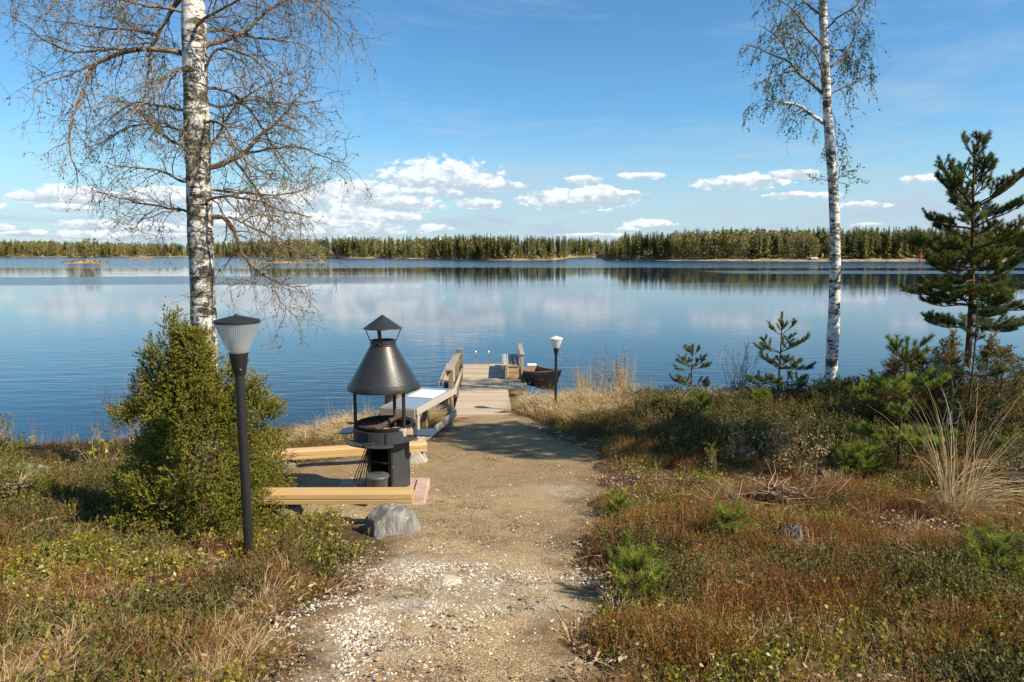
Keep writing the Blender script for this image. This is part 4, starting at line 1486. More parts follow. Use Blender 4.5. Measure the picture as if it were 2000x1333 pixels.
# the near beam: front top edge, front bottom edge taken from the picture
nb1 = at(804, 974, by_)
nb0 = at(505, 978, by_)
zt, zb = at(800, 962, by_).z, at(800, 986, by_).z
log_bench("near yellow log bench resting on the grey boulder beside juniper", (nb0.x, by_ + 0.07, (zt + zb) / 2), (nb1.x, by_ + 0.07, (zt + zb) / 2 + 0.005), (zt - zb), 0.15)
rock("boulder", "big grey striped boulder carrying the near log bench", (at(764, 1015, 5.84).x, 5.84, zb - 0.185), (0.53, 0.50, 0.52), 5, M['rock'], sub=64, planes=[((0.18, -0.95, 0.28), 0.60), ((-0.85, -0.5, 0.15), 0.74), ((0.1, 0.0, 1.0), 0.82), ((0.8, -0.25, 0.45), 0.72), ((-0.45, -0.3, 0.8), 0.80), ((0.75, -0.65, -0.2), 0.78), ((0, 1, 0.2), 0.7), ((0.1, -0.6, 0.85), 0.82)])
rock("stone", "flat beige stone block under the near log bench, left of boulder", (at(700, 990, 6.2).x, 6.25, zb - 0.04), (0.20, 0.16, 0.16), 9, M['rock2'], "stone")
rock("stone", "stone block supporting the near log bench next to the juniper", (at(560, 990, 6.1).x, 6.12, zb - 0.13), (0.30, 0.22, 0.28), 12, M['rock'], "stone")
fb1, fb0 = at(833, 871, 9.40), at(520, 890, 8.90)
ztf = 0.075
log_bench("far yellow log bench behind the grill, on a pale boulder", (fb0.x, fb0.y, fb0.z), (fb1.x, fb1.y, fb1.z), 0.125, 0.16)
rock("boulder", "pale angular boulder carrying the far log bench behind grill", (at(812, 900, 9.3).x, 9.36, fb1.z - 0.20), (0.36, 0.36, 0.38), 15, M['rock2'], sub=48, planes=[((0.3, -0.9, 0.1), 0.62), ((0.9, -0.1, 0.5), 0.66), ((-0.8, -0.4, 0.3), 0.75), ((0, 0, 1), 0.85), ((0.1, 0.9, 0.3), 0.8)])
rock("stone", "stone hidden in shade under the far bench's end by the juniper", (fb0.x + 0.25, fb0.y + 0.05, fb0.z - 0.18), (0.3, 0.3, 0.3), 18, M['rock'], "stone")
q = gat(872, 1142)
rock("stone", "tan flat stone half sunk among white chips on the path", (q.x, q.y, q.z + 0.005), (0.22, 0.18, 0.10), 21, M['footing'], "stone")
q = gat(45, 945)
rock("rock", "flat grey rock among bushes at the water side, far left", (q.x, q.y, q.z + 0.08), (0.85, 0.6, 0.32), 25, M['rock'])
q = gat(1480, 918)
rock("rock", "grey stone half hidden behind the brushwood pile", (q.x, q.y + 0.4, q.z + 0.08), (0.34, 0.25, 0.20), 27, M['rock'])
q = gat(1640, 1332)
rock("rock", "flat dark rock at the lower edge of the right heath", (q.x, q.y - 0.1, q.z + 0.0), (0.5, 0.3, 0.10), 29, M['rock'])


# ------------------------------------------------------------------ garden lamps
def lamp(label, base, H, rad, dip=0.25, foot=False):
    t = thing("garden_lamp", label, "lamp", base)
    x, y, z = base
    o_ = tuple(base)
    head = rad * 1.42 * 0.9
    zt_ = z + H
    zg = zt_ - 0.025
    hg = rad * 1.36
    zc = zg - hg
    hc = rad * 1.0
    mb = MB(o_)
    mb.tube([(x, y, z - dip), (x, y, zc - hc * 0.6)], rad * 0.212, 20)
    mb.build("pole", M['lampblack'], t)
    mb = MB(o_)
    mb.lathe([(rad * 0.235, zc - hc), (rad * 0.27, zc - hc * 0.9), (rad * 0.29, zc - hc * 0.85), (rad * 0.42, zc), (0.0, zc)], 32, (x, y, 0))
    mb.build("socket", M['lampblack'], t)
    # ribbed clear bowl
    segs = 120
    mb = MB(o_)
    ang = np.arange(segs) * 2 * math.pi / segs
    prof = [(0.40, 0.0), (0.50, 0.16), (0.66, 0.44), (0.83, 0.75), (0.95, 0.97), (0.955, 1.0)]
    P = []
    for r_, h_ in prof:
        rr_ = rad * r_ * (1 + 0.010 * np.where(np.arange(segs) % 2 == 0, 1, -1))
        P.append(np.stack([x + rr_ * np.cos(ang), y + rr_ * np.sin(ang), np.full(segs, zc + hg * h_)], -1))
    V = np.concatenate(P)
    i = np.arange(len(prof) - 1)[:, None] * segs
    j = np.arange(segs)[None, :]
    j2 = (j + 1) % segs
    mb.add(V, None, np.stack([i + j, i + j2, i + segs + j2, i + segs + j], -1).reshape(-1, 4), smooth=False)
    mb.build("glass_bowl", M['glare_white'] if foot else M['lampglass'], t)
    mb = MB(o_)
    mb.lathe([(rad * 0.37, zc + 0.004), (rad * 0.38, zc + hg * 0.10), (rad * 0.36, zc + hg * 0.42), (rad * 0.30, zc + hg * 0.46), (0.0, zc + hg * 0.46)], 30, (x, y, 0))
    mb.build("light_unit", M['lampglass'], t)
    mb = MB(o_)
    mb.lathe([(0.0, zg + 0.005), (rad * 0.96, zg - 0.004), (rad * 1.0, zg), (rad * 1.0, zg + 0.014), (rad * 0.96, zg + 0.02), (rad * 0.12, zg + 0.052), (rad * 0.08, zg + 0.062), (0.0, zg + 0.066)], 48, (x, y, 0))
    mb.build("cap", M['glare_white'] if foot else M['lampblack'], t)  # far lamp's cap coloured white to stand for sun glare
    if not foot:
        mb = MB(o_)
        mb.lathe([(rad * 0.25, z - dip), (rad * 0.25, z + 0.03), (rad * 0.236, z + 0.05)], 16, (x, y, 0))
        mb.build("ground_sleeve", M['rust'], t)
    for a_ in (R(-60),):
        mb = MB(o_)
        mb.lathe([(0.0, 0.006), (0.006, 0.004), (0.007, -0.004)], 8, (x + rad * 0.33 * math.cos(a_), y + rad * 0.33 * math.sin(a_), zc - hc * 0.72))
        mb.build("screw", M['chrome'], t)
    if foot:
        mb = MB(o_)
        mb.lathe([(0.075, z - 0.15), (0.078, z + 0.06), (0.06, z + 0.10), (0.0, z + 0.105)], 16, (x, y, 0))
        mb.build("footing", M['footing'], t)
    return t


lb_ = at(488, 1112, 5.0)
lamp("tall black garden lamp with clear ribbed head in front of the juniper", (lb_.x, 5.0, lb_.z + 0.02), at(457, 613, 5.0).z - lb_.z - 0.06, 0.165)
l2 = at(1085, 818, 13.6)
lamp("distant black garden lamp with glare-white head on a pale footing beside jetty", (l2.x, 13.6, l2.z), at(1085, 655, 13.6).z - l2.z - 0.05, 0.135, 0.0, True)

# ------------------------------------------------------------------ old rowing boat on the shore
BO2 = Vector((0.86, 18.9, 0.18))
boat = thing("rowing_boat", "old brown wooden rowing boat drawn up beside the jetty", "boat", BO2, R(-60))
boat.scale = (0.74, 0.74, 0.74)
# hull in local space: bow along +x
nst, nrow = 15, 8
S_ = np.linspace(0, 1, nst)
LB = 2.3
V = np.zeros((2, nrow, nst, 3))
for si, sg in enumerate((-1, 1)):
    for r_ in range(nrow):
        f_ = r_ / (nrow - 1)
        wid = 0.58 * (1 - S_ ** 2.6) ** 0.75 * (0.80 + 0.2 * np.sin(S_ * 2.2))
        sheer = 0.62 + 0.26 * S_ ** 2.2 + 0.06 * (1 - S_) ** 2
        V[si, r_, :, 0] = -LB / 2 + LB * (S_ * (0.86 + 0.14 * f_)) + 0.02
        V[si, r_, :, 1] = sg * wid * (0.12 + 0.88 * f_ ** 0.6)
        V[si, r_, :, 2] = sheer * f_ ** 1.25 + 0.05 * (1 - f_) * S_ ** 3
for si in range(2):
    for r_ in range(nrow - 1):                        # lapped planks, one by one
        a, b_ = V[si, r_], V[si, r_ + 1].copy()
        outw = np.array([0, (-1 if si == 0 else 1) * 0.014, 0])
        lo = a + outw * 1.4
        hi = b_ + outw * 0.2
        inn0, inn1 = lo - outw * 1.5, hi - outw * 1.5
        W = np.concatenate([lo, hi, inn1, inn0])
        idx = np.arange(nst)
        q = []
        for k in range(nst - 1):
            for e_ in range(4):
                q.append((e_ * nst + k, e_ * nst + k + 1, ((e_ + 1) % 4) * nst + k + 1, ((e_ + 1) % 4) * nst + k))
        q.append((0, nst, 2 * nst, 3 * nst))
        mb = MB()
        mb.add(W, None, q, smooth=False)
        mb.build("hull_plank", M['boatwood'], boat)
    mb = MB()
    g_ = V[si, nrow - 1]
    mb.tube([tuple(p + np.array([0, 0, 0.012])) for p in g_], 0.026, 6)
    mb.build("gunwale", M['greywood'], boat)
mb = MB()
st_ = V[:, :, 0]
W = np.concatenate([st_[0], st_[1]])
mb.add(np.concatenate([W, W + np.array([-0.03, 0, 0])]), None, [(k, k + 1, nrow + k + 1, nrow + k) for k in range(nrow - 1)] + [(2 * nrow + k, 3 * nrow + k, 3 * nrow + k + 1, 2 * nrow + k + 1) for k in range(nrow - 1)])
mb.build("transom", M['boatwood'], boat)
for x, w_ in ((-0.75, 1.02), (-0.1, 1.04), (0.5, 0.78)):
    mb = MB()
    mb.box((x, 0, 0.48), (0.2, w_, 0.03))
    mb.build("thwart", M['greywood'], boat, 0.004)
for x in (-0.5, -0.15, 0.2, 0.55):
    for sg in (-1, 1):
        mb = MB()
        k = int((x + LB / 2) / LB * (nst - 1))
        mb.tube([tuple(V[(sg + 1) // 2, r_, k] - np.array([0, sg * 0.02, 0])) for r_ in range(nrow)], 0.016, 5)
        mb.build("rib", M['boatwood'], boat)
mb = MB()
mb.tube([(LB / 2 - 0.02, 0, 0.66), (LB / 2 + 0.10, 0, 0.93)], 0.03, 6)
mb.build("stem_head", M['boatwood'], boat)
mb = MB()
mb.lathe([(0.14, -0.05), (0.17, 0.0), (0.14, 0.05), (0.10, 0.05), (0.08, 0.0), (0.10, -0.05), (0.14, -0.05)], 18)
ty_ = mb.build("tyre_fender", M['soot'])
ty_.location = BO2 + Vector((-0.44, -0.32, 0.34))
ty_.rotation_euler = (R(78), 0, R(20))
tag(ty_, "black tyre fender propped against the old boat's left end", "tyre")
mb = MB()
mb.box((0, 0, 0), (0.26, 0.16, 0.05))
wb = mb.build("white_tub", M['white'], None, 0.01)
wb.location = BO2 + Vector((-0.30, 0.18, 0.66))
tag(wb, "small white lid lying on the old boat's rear edge", "lid")


# ------------------------------------------------------------------ trees
def unit(v):
    return v / (np.linalg.norm(v) + 1e-12)


def path_interp(P, n):
    """smooth resampling of a hand placed polyline"""
    P = np.array([tuple(p) for p in P], float)
    d = np.concatenate([[0], np.cumsum(np.linalg.norm(np.diff(P, axis=0), axis=1))])
    t = np.linspace(0, d[-1], n)
    Q = np.stack([np.interp(t, d, P[:, k]) for k in range(3)], -1)
    for _ in range(2):
        Q[1:-1] = 0.25 * Q[:-2] + 0.5 * Q[1:-1] + 0.25 * Q[2:]
    return Q


def wander(p, d, L, n, rg, droop, jit):
    pts = [np.array(p, float)]
    d = unit(np.array(d, float))
    for k in range(n):
        d = unit(d + rg.normal(size=3) * jit + np.array([0, 0, -droop]))
        pts.append(pts[-1] + d * L / n)
    return np.array(pts)


def birch_branch(tree, org, P, r0, rg, leafm, sub_gap, sub_len, twig_len, droop, bud, buds_per, size, limb_m=None, r1=0.004):
    """one limb with its side branches, twigs and buds: mesh 'branch' with child 'buds'"""
    mb, lb_m = MB(org), MB(org)
    n = len(P)
    L = np.linalg.norm(np.diff(P, axis=0), axis=1).sum()
    rad = r1 + (r0 - r1) * (1 - np.linspace(0, 1, n)) ** 0.9
    mb.tube(P, rad, 7, 0)
    budP = []
    k_sub = max(3, int(L / sub_gap))
    T = np.gradient(P, axis=0)
    for s in range(k_sub):
        f = 0.12 + 0.88 * (s + rg.random()) / k_sub
        f = min(f, 0.999)
        i = f * (n - 1)
        i0 = int(i)
        p = P[i0] + (P[min(i0 + 1, n - 1)] - P[i0]) * (i - i0)
        t = unit(T[i0])
        side = unit(np.cross(t, rg.normal(size=3)))
        d = unit(t * rg.uniform(0.2, 0.9) + side * rg.uniform(0.5, 1.0) + np.array([0, 0, rg.uniform(-0.25, 0.35)]))
        sl = sub_len * rg.uniform(0.45, 1.25) * (1.1 - 0.5 * f)
        rs = min(0.55 * rad[i0], 0.0095) * rg.uniform(0.6, 1)
        Q = wander(p, d, sl, 7, rg, droop, 0.20)
        mb.tube(Q, np.linspace(max(rs, 0.0035), 0.0018, 8), 4, 1, cap=False)
        nt = max(3, int(sl / 0.060))
        for q_ in range(nt):
            j = rg.integers(1, 8)
            d2 = unit((Q[j] - Q[j - 1]) / (sl / 7) * rg.uniform(0.2, 0.8) + rg.normal(size=3) * 0.65 + np.array([0, 0, -droop * 1.2]))
            tw = wander(Q[j], d2, twig_len * rg.uniform(0.4, 1.3), 4, rg, droop * 1.3, 0.22)
            mb.tube(tw, np.linspace(0.0021, 0.0011, 5), 3, 1, cap=False)
            nb_ = rg.poisson(buds_per)
            if nb_:
                ff = rg.random(nb_) * 3.99
                ii = ff.astype(int)
                budP.append(tw[ii] + (tw[ii + 1] - tw[ii]) * (ff - ii)[:, None] + rg.normal(size=(nb_, 3)) * 0.006)
    br = mb.build("branch", [limb_m or M['limb'], M['birchtwig']], tree)
    if budP:
        BP = np.concatenate(budP)
        tri_fan(lb_m, BP, 0, size * rg.uniform(0.6, 1.3, len(BP)), rg.random(len(BP)), 0, rg)
        lb_m.build("buds", leafm, br)['kind'] = 'stuff'
    return br


# ---- the big old birch at left
rg = np.random.default_rng(42)
BXY = at(402, 690, 8.5)
bb = Vector((BXY.x, 8.5, g1(BXY.x, 8.5)))
birch1 = thing("birch_tree", "big old birch with lichened trunk and nearly bare spreading branches", "tree", bb)
tr_px = [(408, 850), (404, 760), (400, 680), (397, 600), (394, 520), (391, 440), (388, 360), (386, 280), (383, 200), (380, 110), (378, 30), (377, -60), (376, -160), (374, -280), (372, -420)]
trunk = path_interp([at(px, py, 8.5) - Vector((0, 0, 0)) for px, py in tr_px], 60)
trunk[0][2] = bb.z - 0.15
tt = np.linspace(0, 1, 60)
wob = 1 + 0.035 * np.sin(tt * 41) + 0.025 * np.sin(tt * 97 + 1)
rt = (0.150 - 0.012 * tt - 0.09 * np.clip(tt - 0.55, 0, 1)) * wob
mb = MB(bb)
mb.tube(trunk, rt, 24, 0)
mb.build("trunk", M['birchbark_old'], birch1)
YB = 8.5


def limb(pts, depth, r0, **kw):
    n = len(pts)
    P = [at(px, py, YB + depth * (k / (n - 1)) ** 1.2) for k, (px, py) in enumerate(pts)]
    P = path_interp(P, 22)
    P[1:] += np.cumsum(rg.normal(size=(21, 3)) * 0.008, axis=0)
    a = dict(sub_gap=0.068, sub_len=0.70, twig_len=0.27, droop=0.09, bud=1, buds_per=2.5, size=0.019)
    a.update(kw)
    return birch_branch(birch1, bb, P, r0, rg, M['birchbud'], **a)


LIMBS = [
    ([(372, 112), (345, 98), (305, 97), (260, 97), (215, 108), (175, 128), (165, 165), (155, 200), (137, 230), (130, 262), (132, 305), (150, 345)], -0.5, 0.036),
    ([(260, 97), (215, 100), (150, 110), (95, 100), (50, 60), (15, 40)], -0.7, 0.020),
    ([(175, 128), (140, 150), (95, 165), (60, 185)], -0.7, 0.014),
    ([(376, -30), (352, 0), (325, 40), (305, 70), (294, 85), (293, 125), (284, 150), (288, 190)], 0.3, 0.032),
    ([(305, 70), (260, 60), (200, 55), (140, 50), (80, 45)], 0.6, 0.016),
    ([(250, -80), (245, 10), (258, 55), (290, 90), (330, 110)], 0.2, 0.014),
    ([(388, 95), (415, 85), (440, 78), (480, 55), (495, 35), (540, 5), (590, -30)], 0.3, 0.034),
    ([(390, 165), (420, 92), (470, 95), (510, 125), (540, 180), (565, 250)], -0.5, 0.018),
    ([(395, 172), (430, 170), (460, 185), (490, 215), (520, 262), (550, 320), (590, 350)], 0.7, 0.020),
    ([(395, 330), (425, 325), (455, 318), (480, 300), (510, 270), (545, 240), (580, 200), (615, 160)], 0.2, 0.036),
    ([(460, 315), (480, 340), (505, 368), (515, 395), (530, 425), (560, 440)], 0.2, 0.020),
    ([(480, 300), (530, 290), (580, 290), (640, 310), (670, 318)], -0.5, 0.016),
    ([(398, 424), (425, 418), (446, 424), (462, 450), (472, 485), (480, 505), (505, 530), (530, 548), (575, 560), (615, 556)], 0.1, 0.033),
    ([(446, 424), (490, 440), (540, 470), (590, 495), (640, 515)], 0.5, 0.016),
    ([(505, 530), (500, 548), (470, 552), (440, 558)], -0.2, 0.010),
    ([(530, 548), (545, 580), (560, 610), (585, 640)], 0.1, 0.009),
    ([(384, 210), (350, 212), (310, 200), (265, 188), (225, 210), (200, 240)], 0.6, 0.022),
    ([(386, 300), (340, 285), (300, 262), (275, 225), (240, 200), (190, 190)], -0.6, 0.020),
    ([(388, 360), (345, 352), (300, 330), (255, 325), (215, 330)], -0.8, 0.020),
    ([(390, 420), (355, 412), (310, 402), (270, 398), (225, 382), (185, 370)], 0.2, 0.018),
    ([(352, 412), (320, 420), (280, 425), (250, 450)], -0.3, 0.010),
    ([(384, 200), (350, 260), (360, 300), (320, 290)], -0.9, 0.014),
    ([(378, -60), (430, -40), (520, -50), (600, -10), (655, 40), (690, 75), (720, 80)], 0.2, 0.026),
    ([(378, -100), (450, -120), (540, -90), (620, -40), (650, 10), (655, 60)], -0.8, 0.024),
    ([(376, -120), (300, -110), (220, -70), (150, -20), (110, 30)], -0.8, 0.026),
    ([(376, -160), (280, -180), (160, -140), (60, -60), (30, -10)], 0.4, 0.026),
    ([(385, 240), (420, 240), (450, 250), (470, 290), (500, 330), (560, 350)], -1.2, 0.020),
    ([(380, 60), (395, 40), (430, 20), (480, 0), (540, -30)], -1.2, 0.020),
    ([(382, 140), (360, 130), (330, 150), (300, 190), (250, 230)], -1.3, 0.018),
    ([(390, 400), (410, 390), (450, 385), (520, 400), (570, 420), (620, 430)], -0.9, 0.020),
    ([(392, 300), (410, 290), (430, 250), (470, 200), (530, 160), (590, 140)], 1.0, 0.022),
    ([(392, 380), (420, 370), (470, 380), (540, 385), (600, 370), (650, 350)], 1.0, 0.018),
    ([(382, 30), (350, 20), (280, 10), (190, 0), (120, -10)], -0.5, 0.020),
    ([(390, 270), (360, 260), (310, 240), (250, 250), (200, 280), (160, 290)], 1.0, 0.018),
    ([(388, 200), (430, 205), (500, 190), (570, 200), (630, 190)], 0.4, 0.020),
    ([(384, 60), (440, 60), (520, 80), (590, 90), (640, 110)], 0.8, 0.020),
]
for pts, dp, r0 in LIMBS:
    limb(pts, dp, r0)

# ---- the tall white birch at right
rg = np.random.default_rng(43)
YR = 14.0
rb = at(1621, 775, YR)
rb.z = g1(rb.x, YR)
birch2 = thing("birch_tree", "tall slender white birch with small leafing crown by the shore", "tree", rb)
tr_px = [(1620, 790), (1622, 757), (1625, 690), (1629, 620), (1631, 540), (1631, 460), (1629, 390), (1624, 320), (1619, 260), (1615, 200), (1611, 120), (1608, 40), (1606, -40), (1604, -140), (1603, -260)]
trunk = path_interp([at(px, py, YR) for px, py in tr_px], 60)
trunk[0][2] = rb.z - 0.2
tt = np.linspace(0, 1, 60)
rt = np.interp(tt, [0, 0.04, 0.35, 0.75, 1], [0.155, 0.124, 0.099, 0.073, 0.028]) * (1 + 0.03 * np.sin(tt * 53))
mb = MB(rb)
mb.tube(trunk, rt, 20, 0)
mb.build("trunk", M['birchbark_new'], birch2)


def limb2(pts, depth, r0, lm=None, **kw):
    n = len(pts)
    P = path_interp([at(px, py, YR + depth * (k / (n - 1)) ** 1.2) for k, (px, py) in enumerate(pts)], 18)
    P[1:] += np.cumsum(rg.normal(size=(17, 3)) * 0.008, axis=0)
    a = dict(sub_gap=0.105, sub_len=0.66, twig_len=0.36, droop=0.30, bud=1, buds_per=6.5, size=0.032)
    a.update(kw)
    return birch_branch(birch2, rb, P, r0, rg, M['birchleaf'], limb_m=lm, **a)


for pts, dp, r0, lm in [
    ([(1614, 243), (1590, 228), (1572, 212), (1545, 203), (1510, 195), (1485, 192)], 0.1, 0.045, M['birchbark_new']),
    ([(1610, 185), (1588, 165), (1560, 142), (1545, 118), (1515, 105), (1480, 92), (1450, 85)], 0.2, 0.035, None),
    ([(1560, 142), (1535, 140), (1500, 150), (1470, 165)], -0.3, 0.018, None),
    ([(1545, 118), (1535, 90), (1510, 60), (1480, 45)], 0.5, 0.018, None),
    ([(1607, 90), (1580, 60), (1560, 30), (1535, 5), (1500, -20)], -0.6, 0.026, None),
    ([(1606, 30), (1570, 0), (1540, -30), (1500, -50)], 0.4, 0.024, None),
    ([(1618, 135), (1640, 115), (1662, 85), (1672, 55), (1690, 25)], 0.3, 0.028, None),
    ([(1662, 85), (1690, 70), (1705, 60)], 0.3, 0.012, None),
    ([(1622, 182), (1650, 170), (1680, 158), (1700, 145), (1715, 160)], -0.2, 0.02, None),
    ([(1612, 60), (1640, 30), (1670, 10), (1690, -20)], -0.6, 0.022, None),
    ([(1614, 100), (1640, 95), (1655, 120), (1680, 110)], 0.9, 0.018, None),
    ([(1610, 150), (1590, 110), (1560, 80), (1530, 70)], -0.9, 0.02, None),
    ([(1622, 215), (1632, 235), (1636, 270), (1634, 290)], 0.1, 0.008, None),
    ([(1605, -40), (1640, -70), (1680, -60), (1700, -30)], 0.2, 0.022, None),
    ([(1604, -60), (1560, -90), (1510, -80), (1470, -40)], -0.2, 0.024, None),
    ([(1603, -160), (1560, -200), (1500, -170)], 0.2, 0.02, None),
    ([(1603, -180), (1650, -210), (1700, -170)], 0.2, 0.02, None),
]:
    limb2(pts, dp, r0, lm)
for pts in ([(1635, 372), (1645, 345), (1660, 335), (1680, 330)], [(1634, 355), (1650, 360), (1680, 348)], [(1627, 360), (1610, 350), (1592, 345)], [(1636, 350), (1642, 320), (1650, 300)]):
    limb2(pts, -0.2, 0.007, sub_gap=0.10, sub_len=0.26, twig_len=0.16, droop=0.0, buds_per=4, size=0.034)


# ---- pines
def needles(mb, p0, p1, n, ln, wd, rg, mat_=1, spread=1.0, bright=0.5):
    p0, p1 = np.array(p0), np.array(p1)
    ax = unit(p1 - p0)
    f = rg.random(n) ** 0.8
    base = p0 + (p1 - p0) * f[:, None]
    rad = np.cross(ax, rg.normal(size=(n, 3)))
    rad /= np.linalg.norm(rad, axis=1)[:, None] + 1e-9
    d = ax * (0.75 + 0.2 * rg.random(n))[:, None] + rad * (spread * (0.55 + 0.6 * rg.random(n)))[:, None]
    d /= np.linalg.norm(d, axis=1)[:, None]
    side = np.cross(d, rg.normal(size=(n, 3)))
    side /= np.linalg.norm(side, axis=1)[:, None] + 1e-9
    L = (ln * (0.7 + 0.5 * rg.random(n)))[:, None]
    V = np.stack([base - side * wd / 2, base + side * wd / 2, base + d * L], 1).reshape(-1, 3)
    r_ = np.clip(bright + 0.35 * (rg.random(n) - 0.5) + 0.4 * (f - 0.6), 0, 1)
    mb.add(V, np.arange(3 * n).reshape(-1, 3), None, mat_, np.repeat(r_, 3))


def pine(name, label, base, H, whorls, matn, seed, rt0, nlen=0.06, nwid=0.005, tuft=60, upturn=0.5, group=None, lean=(0, 0), leader=0.12, side_gap=0.11, trunkm=None, bare=0.25, sunny=None):
    """whorls: (height fraction, number of branches, length, rise angle)"""
    rg = np.random.default_rng(seed)
    base = Vector(base)
    o_ = tuple(base)
    t = thing(name, label, "tree", base, 0.0, group)
    mb = MB(o_)
    zz = np.linspace(-0.1 / H, 1, 14)
    stem = np.stack([base.x + lean[0] * zz ** 1.5 + 0.012 * H * np.sin(zz * 7 + seed) * 0.25, base.y + lean[1] * zz ** 1.5 + 0 * zz, base.z + zz * H], -1)
    mb.tube(stem, rt0 * (1 - 0.86 * np.clip(zz, 0, 1) ** 1.1) + 0.002, 12, 0)
    mb.build("trunk", [trunkm or M['pinebark']], t)

    def sp_at(f):
        return np.array([np.interp(f, zz, stem[:, k]) for k in range(3)])

    for hf, nb, L, rise in whorls:
        a0 = rg.random() * 6.283
        for k in range(nb):
            a_ = a0 + k * 6.283 / nb + rg.normal() * 0.22
            l_ = L * rg.uniform(0.72, 1.15)
            r_ = R(rise + rg.normal() * 7)
            p = sp_at(min(hf + rg.normal() * 0.006, 0.995))
            d = np.array([math.cos(a_) * math.cos(r_), math.sin(a_) * math.cos(r_), math.sin(r_)])
            n = 9
            pts = [p]
            dd = d.copy()
            for q in range(n):
                dd = unit(dd + np.array([0, 0, upturn * 0.10 * (1 if q > 3 else -0.25)]) + rg.normal(size=3) * 0.05)
                pts.append(pts[-1] + dd * l_ / n)
            pts = np.array(pts)
            mb = MB(o_)
            rb_ = max(0.004, min(0.020 * l_ + 0.003, rt0 * 0.5))
            mb.tube(pts, np.linspace(rb_, 0.0035, n + 1), 5, 0, cap=False)
            br_ = 0.35 + 0.3 * rg.random()
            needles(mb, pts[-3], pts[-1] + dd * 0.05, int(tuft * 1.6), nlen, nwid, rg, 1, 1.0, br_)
            ns = max(2, int(l_ * (1 - bare) / side_gap) * 2)
            for s in range(ns):
                f = bare + (1 - bare) * (s + 0.5) / ns
                i0 = min(int(f * n), n - 1)
                q0 = pts[i0] + (pts[i0 + 1] - pts[i0]) * (f * n - i0)
                tdir = unit(pts[i0 + 1] - pts[i0])
                lat = unit(np.cross(tdir, [0, 0, 1])) * (1 if s % 2 else -1)
                sd = unit(tdir * 0.75 + lat * rg.uniform(0.45, 0.9) + np.array([0, 0, 0.30 * upturn + rg.normal() * 0.16]))
                sl = (0.10 + 0.36 * l_ * (1 - f) * 0.9 + 0.05) * rg.uniform(0.7, 1.2)
                sl = min(sl, 0.42)
                q1 = q0 + sd * sl * 0.55
                q2 = q1 + unit(sd + np.array([0, 0, 0.45 * upturn])) * sl * 0.45
                mb.tube([q0, q1, q2], [0.005, 0.004, 0.003], 4, 0, cap=False)
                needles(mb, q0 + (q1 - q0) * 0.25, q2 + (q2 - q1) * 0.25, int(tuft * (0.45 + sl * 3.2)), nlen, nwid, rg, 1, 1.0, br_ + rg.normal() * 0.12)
                if sl > 0.22:
                    for sg in (-1, 1):
                        e = q1 + unit(sd + lat * 0.4 * sg + np.array([0, 0, 0.3]) + np.cross(sd, [0, 0, 1]) * sg * 0.6) * sl * 0.45
                        mb.tube([q1, e], [0.004, 0.003], 3, 0, cap=False)
                        needles(mb, q1, e + (e - q1) * 0.15, int(tuft * 0.75), nlen, nwid, rg, 1, 1.0, br_ + rg.normal() * 0.12)
            mt = matn
            if sunny and rg.random() < sunny[1]:
                mt = sunny[0]
            mb.build("branch", [trunkm or M['pinebark'], mt], t)
    # leader
    mb = MB(o_)
    p0, p1 = sp_at(1 - leader), sp_at(1.0)
    needles(mb, p0, p1 + (p1 - p0) * 0.2, int(tuft * 3), nlen, nwid, rg, 0, 0.85, 0.6)
    mb.build("leader", [matn], t)
    return t


pb = onground(1885, 12.2)
ptop = at(1906, 268, 12.2)
Hp = ptop.z - pb.z - 0.22
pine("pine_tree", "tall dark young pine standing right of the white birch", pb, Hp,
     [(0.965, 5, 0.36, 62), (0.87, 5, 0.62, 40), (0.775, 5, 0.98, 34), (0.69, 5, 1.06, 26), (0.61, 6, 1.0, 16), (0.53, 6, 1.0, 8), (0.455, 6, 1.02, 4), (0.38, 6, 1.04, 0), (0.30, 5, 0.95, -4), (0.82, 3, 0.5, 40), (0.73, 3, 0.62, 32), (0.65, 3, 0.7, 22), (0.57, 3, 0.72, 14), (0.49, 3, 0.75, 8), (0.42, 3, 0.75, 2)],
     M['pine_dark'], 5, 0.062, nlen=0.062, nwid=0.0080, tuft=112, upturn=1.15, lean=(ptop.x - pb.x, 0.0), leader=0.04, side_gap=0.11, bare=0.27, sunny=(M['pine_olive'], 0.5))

s1 = gat(1752, 925)
pine("pine_sapling", "bright green pine sapling growing in front of the brown junipers", s1, at(1748, 672, s1.y).z - s1.z,
     [(0.86, 4, 0.34, 38), (0.62, 5, 0.46, 24), (0.44, 2, 0.25, 12), (0.24, 5, 0.56, 4)],
     M['pine_green'], 8, 0.020, nlen=0.066, nwid=0.006, tuft=150, upturn=0.7, leader=0.22, side_gap=0.13, bare=0.15)
s2 = onground(1884, 9.3)
pine("pine_sapling", "slim dark pine sapling in front of the tall pine's trunk", s2, at(1892, 598, 9.3).z - s2.z,
     [(0.78, 4, 0.20, 50), (0.55, 4, 0.46, 12), (0.35, 3, 0.35, 10), (0.16, 4, 0.4, 0)],
     M['pine_dark'], 9, 0.019, nlen=0.060, nwid=0.006, tuft=130, upturn=0.7, leader=0.34, side_gap=0.14, bare=0.2)
s3 = onground(1519, 13.0)
pine("pine_sapling", "dark spreading pine sapling left of the white birch at lakeside", s3, at(1523, 616, 13.0).z - s3.z,
     [(0.78, 4, 0.30, 42), (0.58, 5, 0.48, 22), (0.40, 5, 0.56, 8), (0.24, 5, 0.6, 0)],
     M['pine_olive'], 10, 0.022, nlen=0.058, nwid=0.009, tuft=100, upturn=0.9, leader=0.14, side_gap=0.12, bare=0.3)
s4 = onground(1349, 13.6)
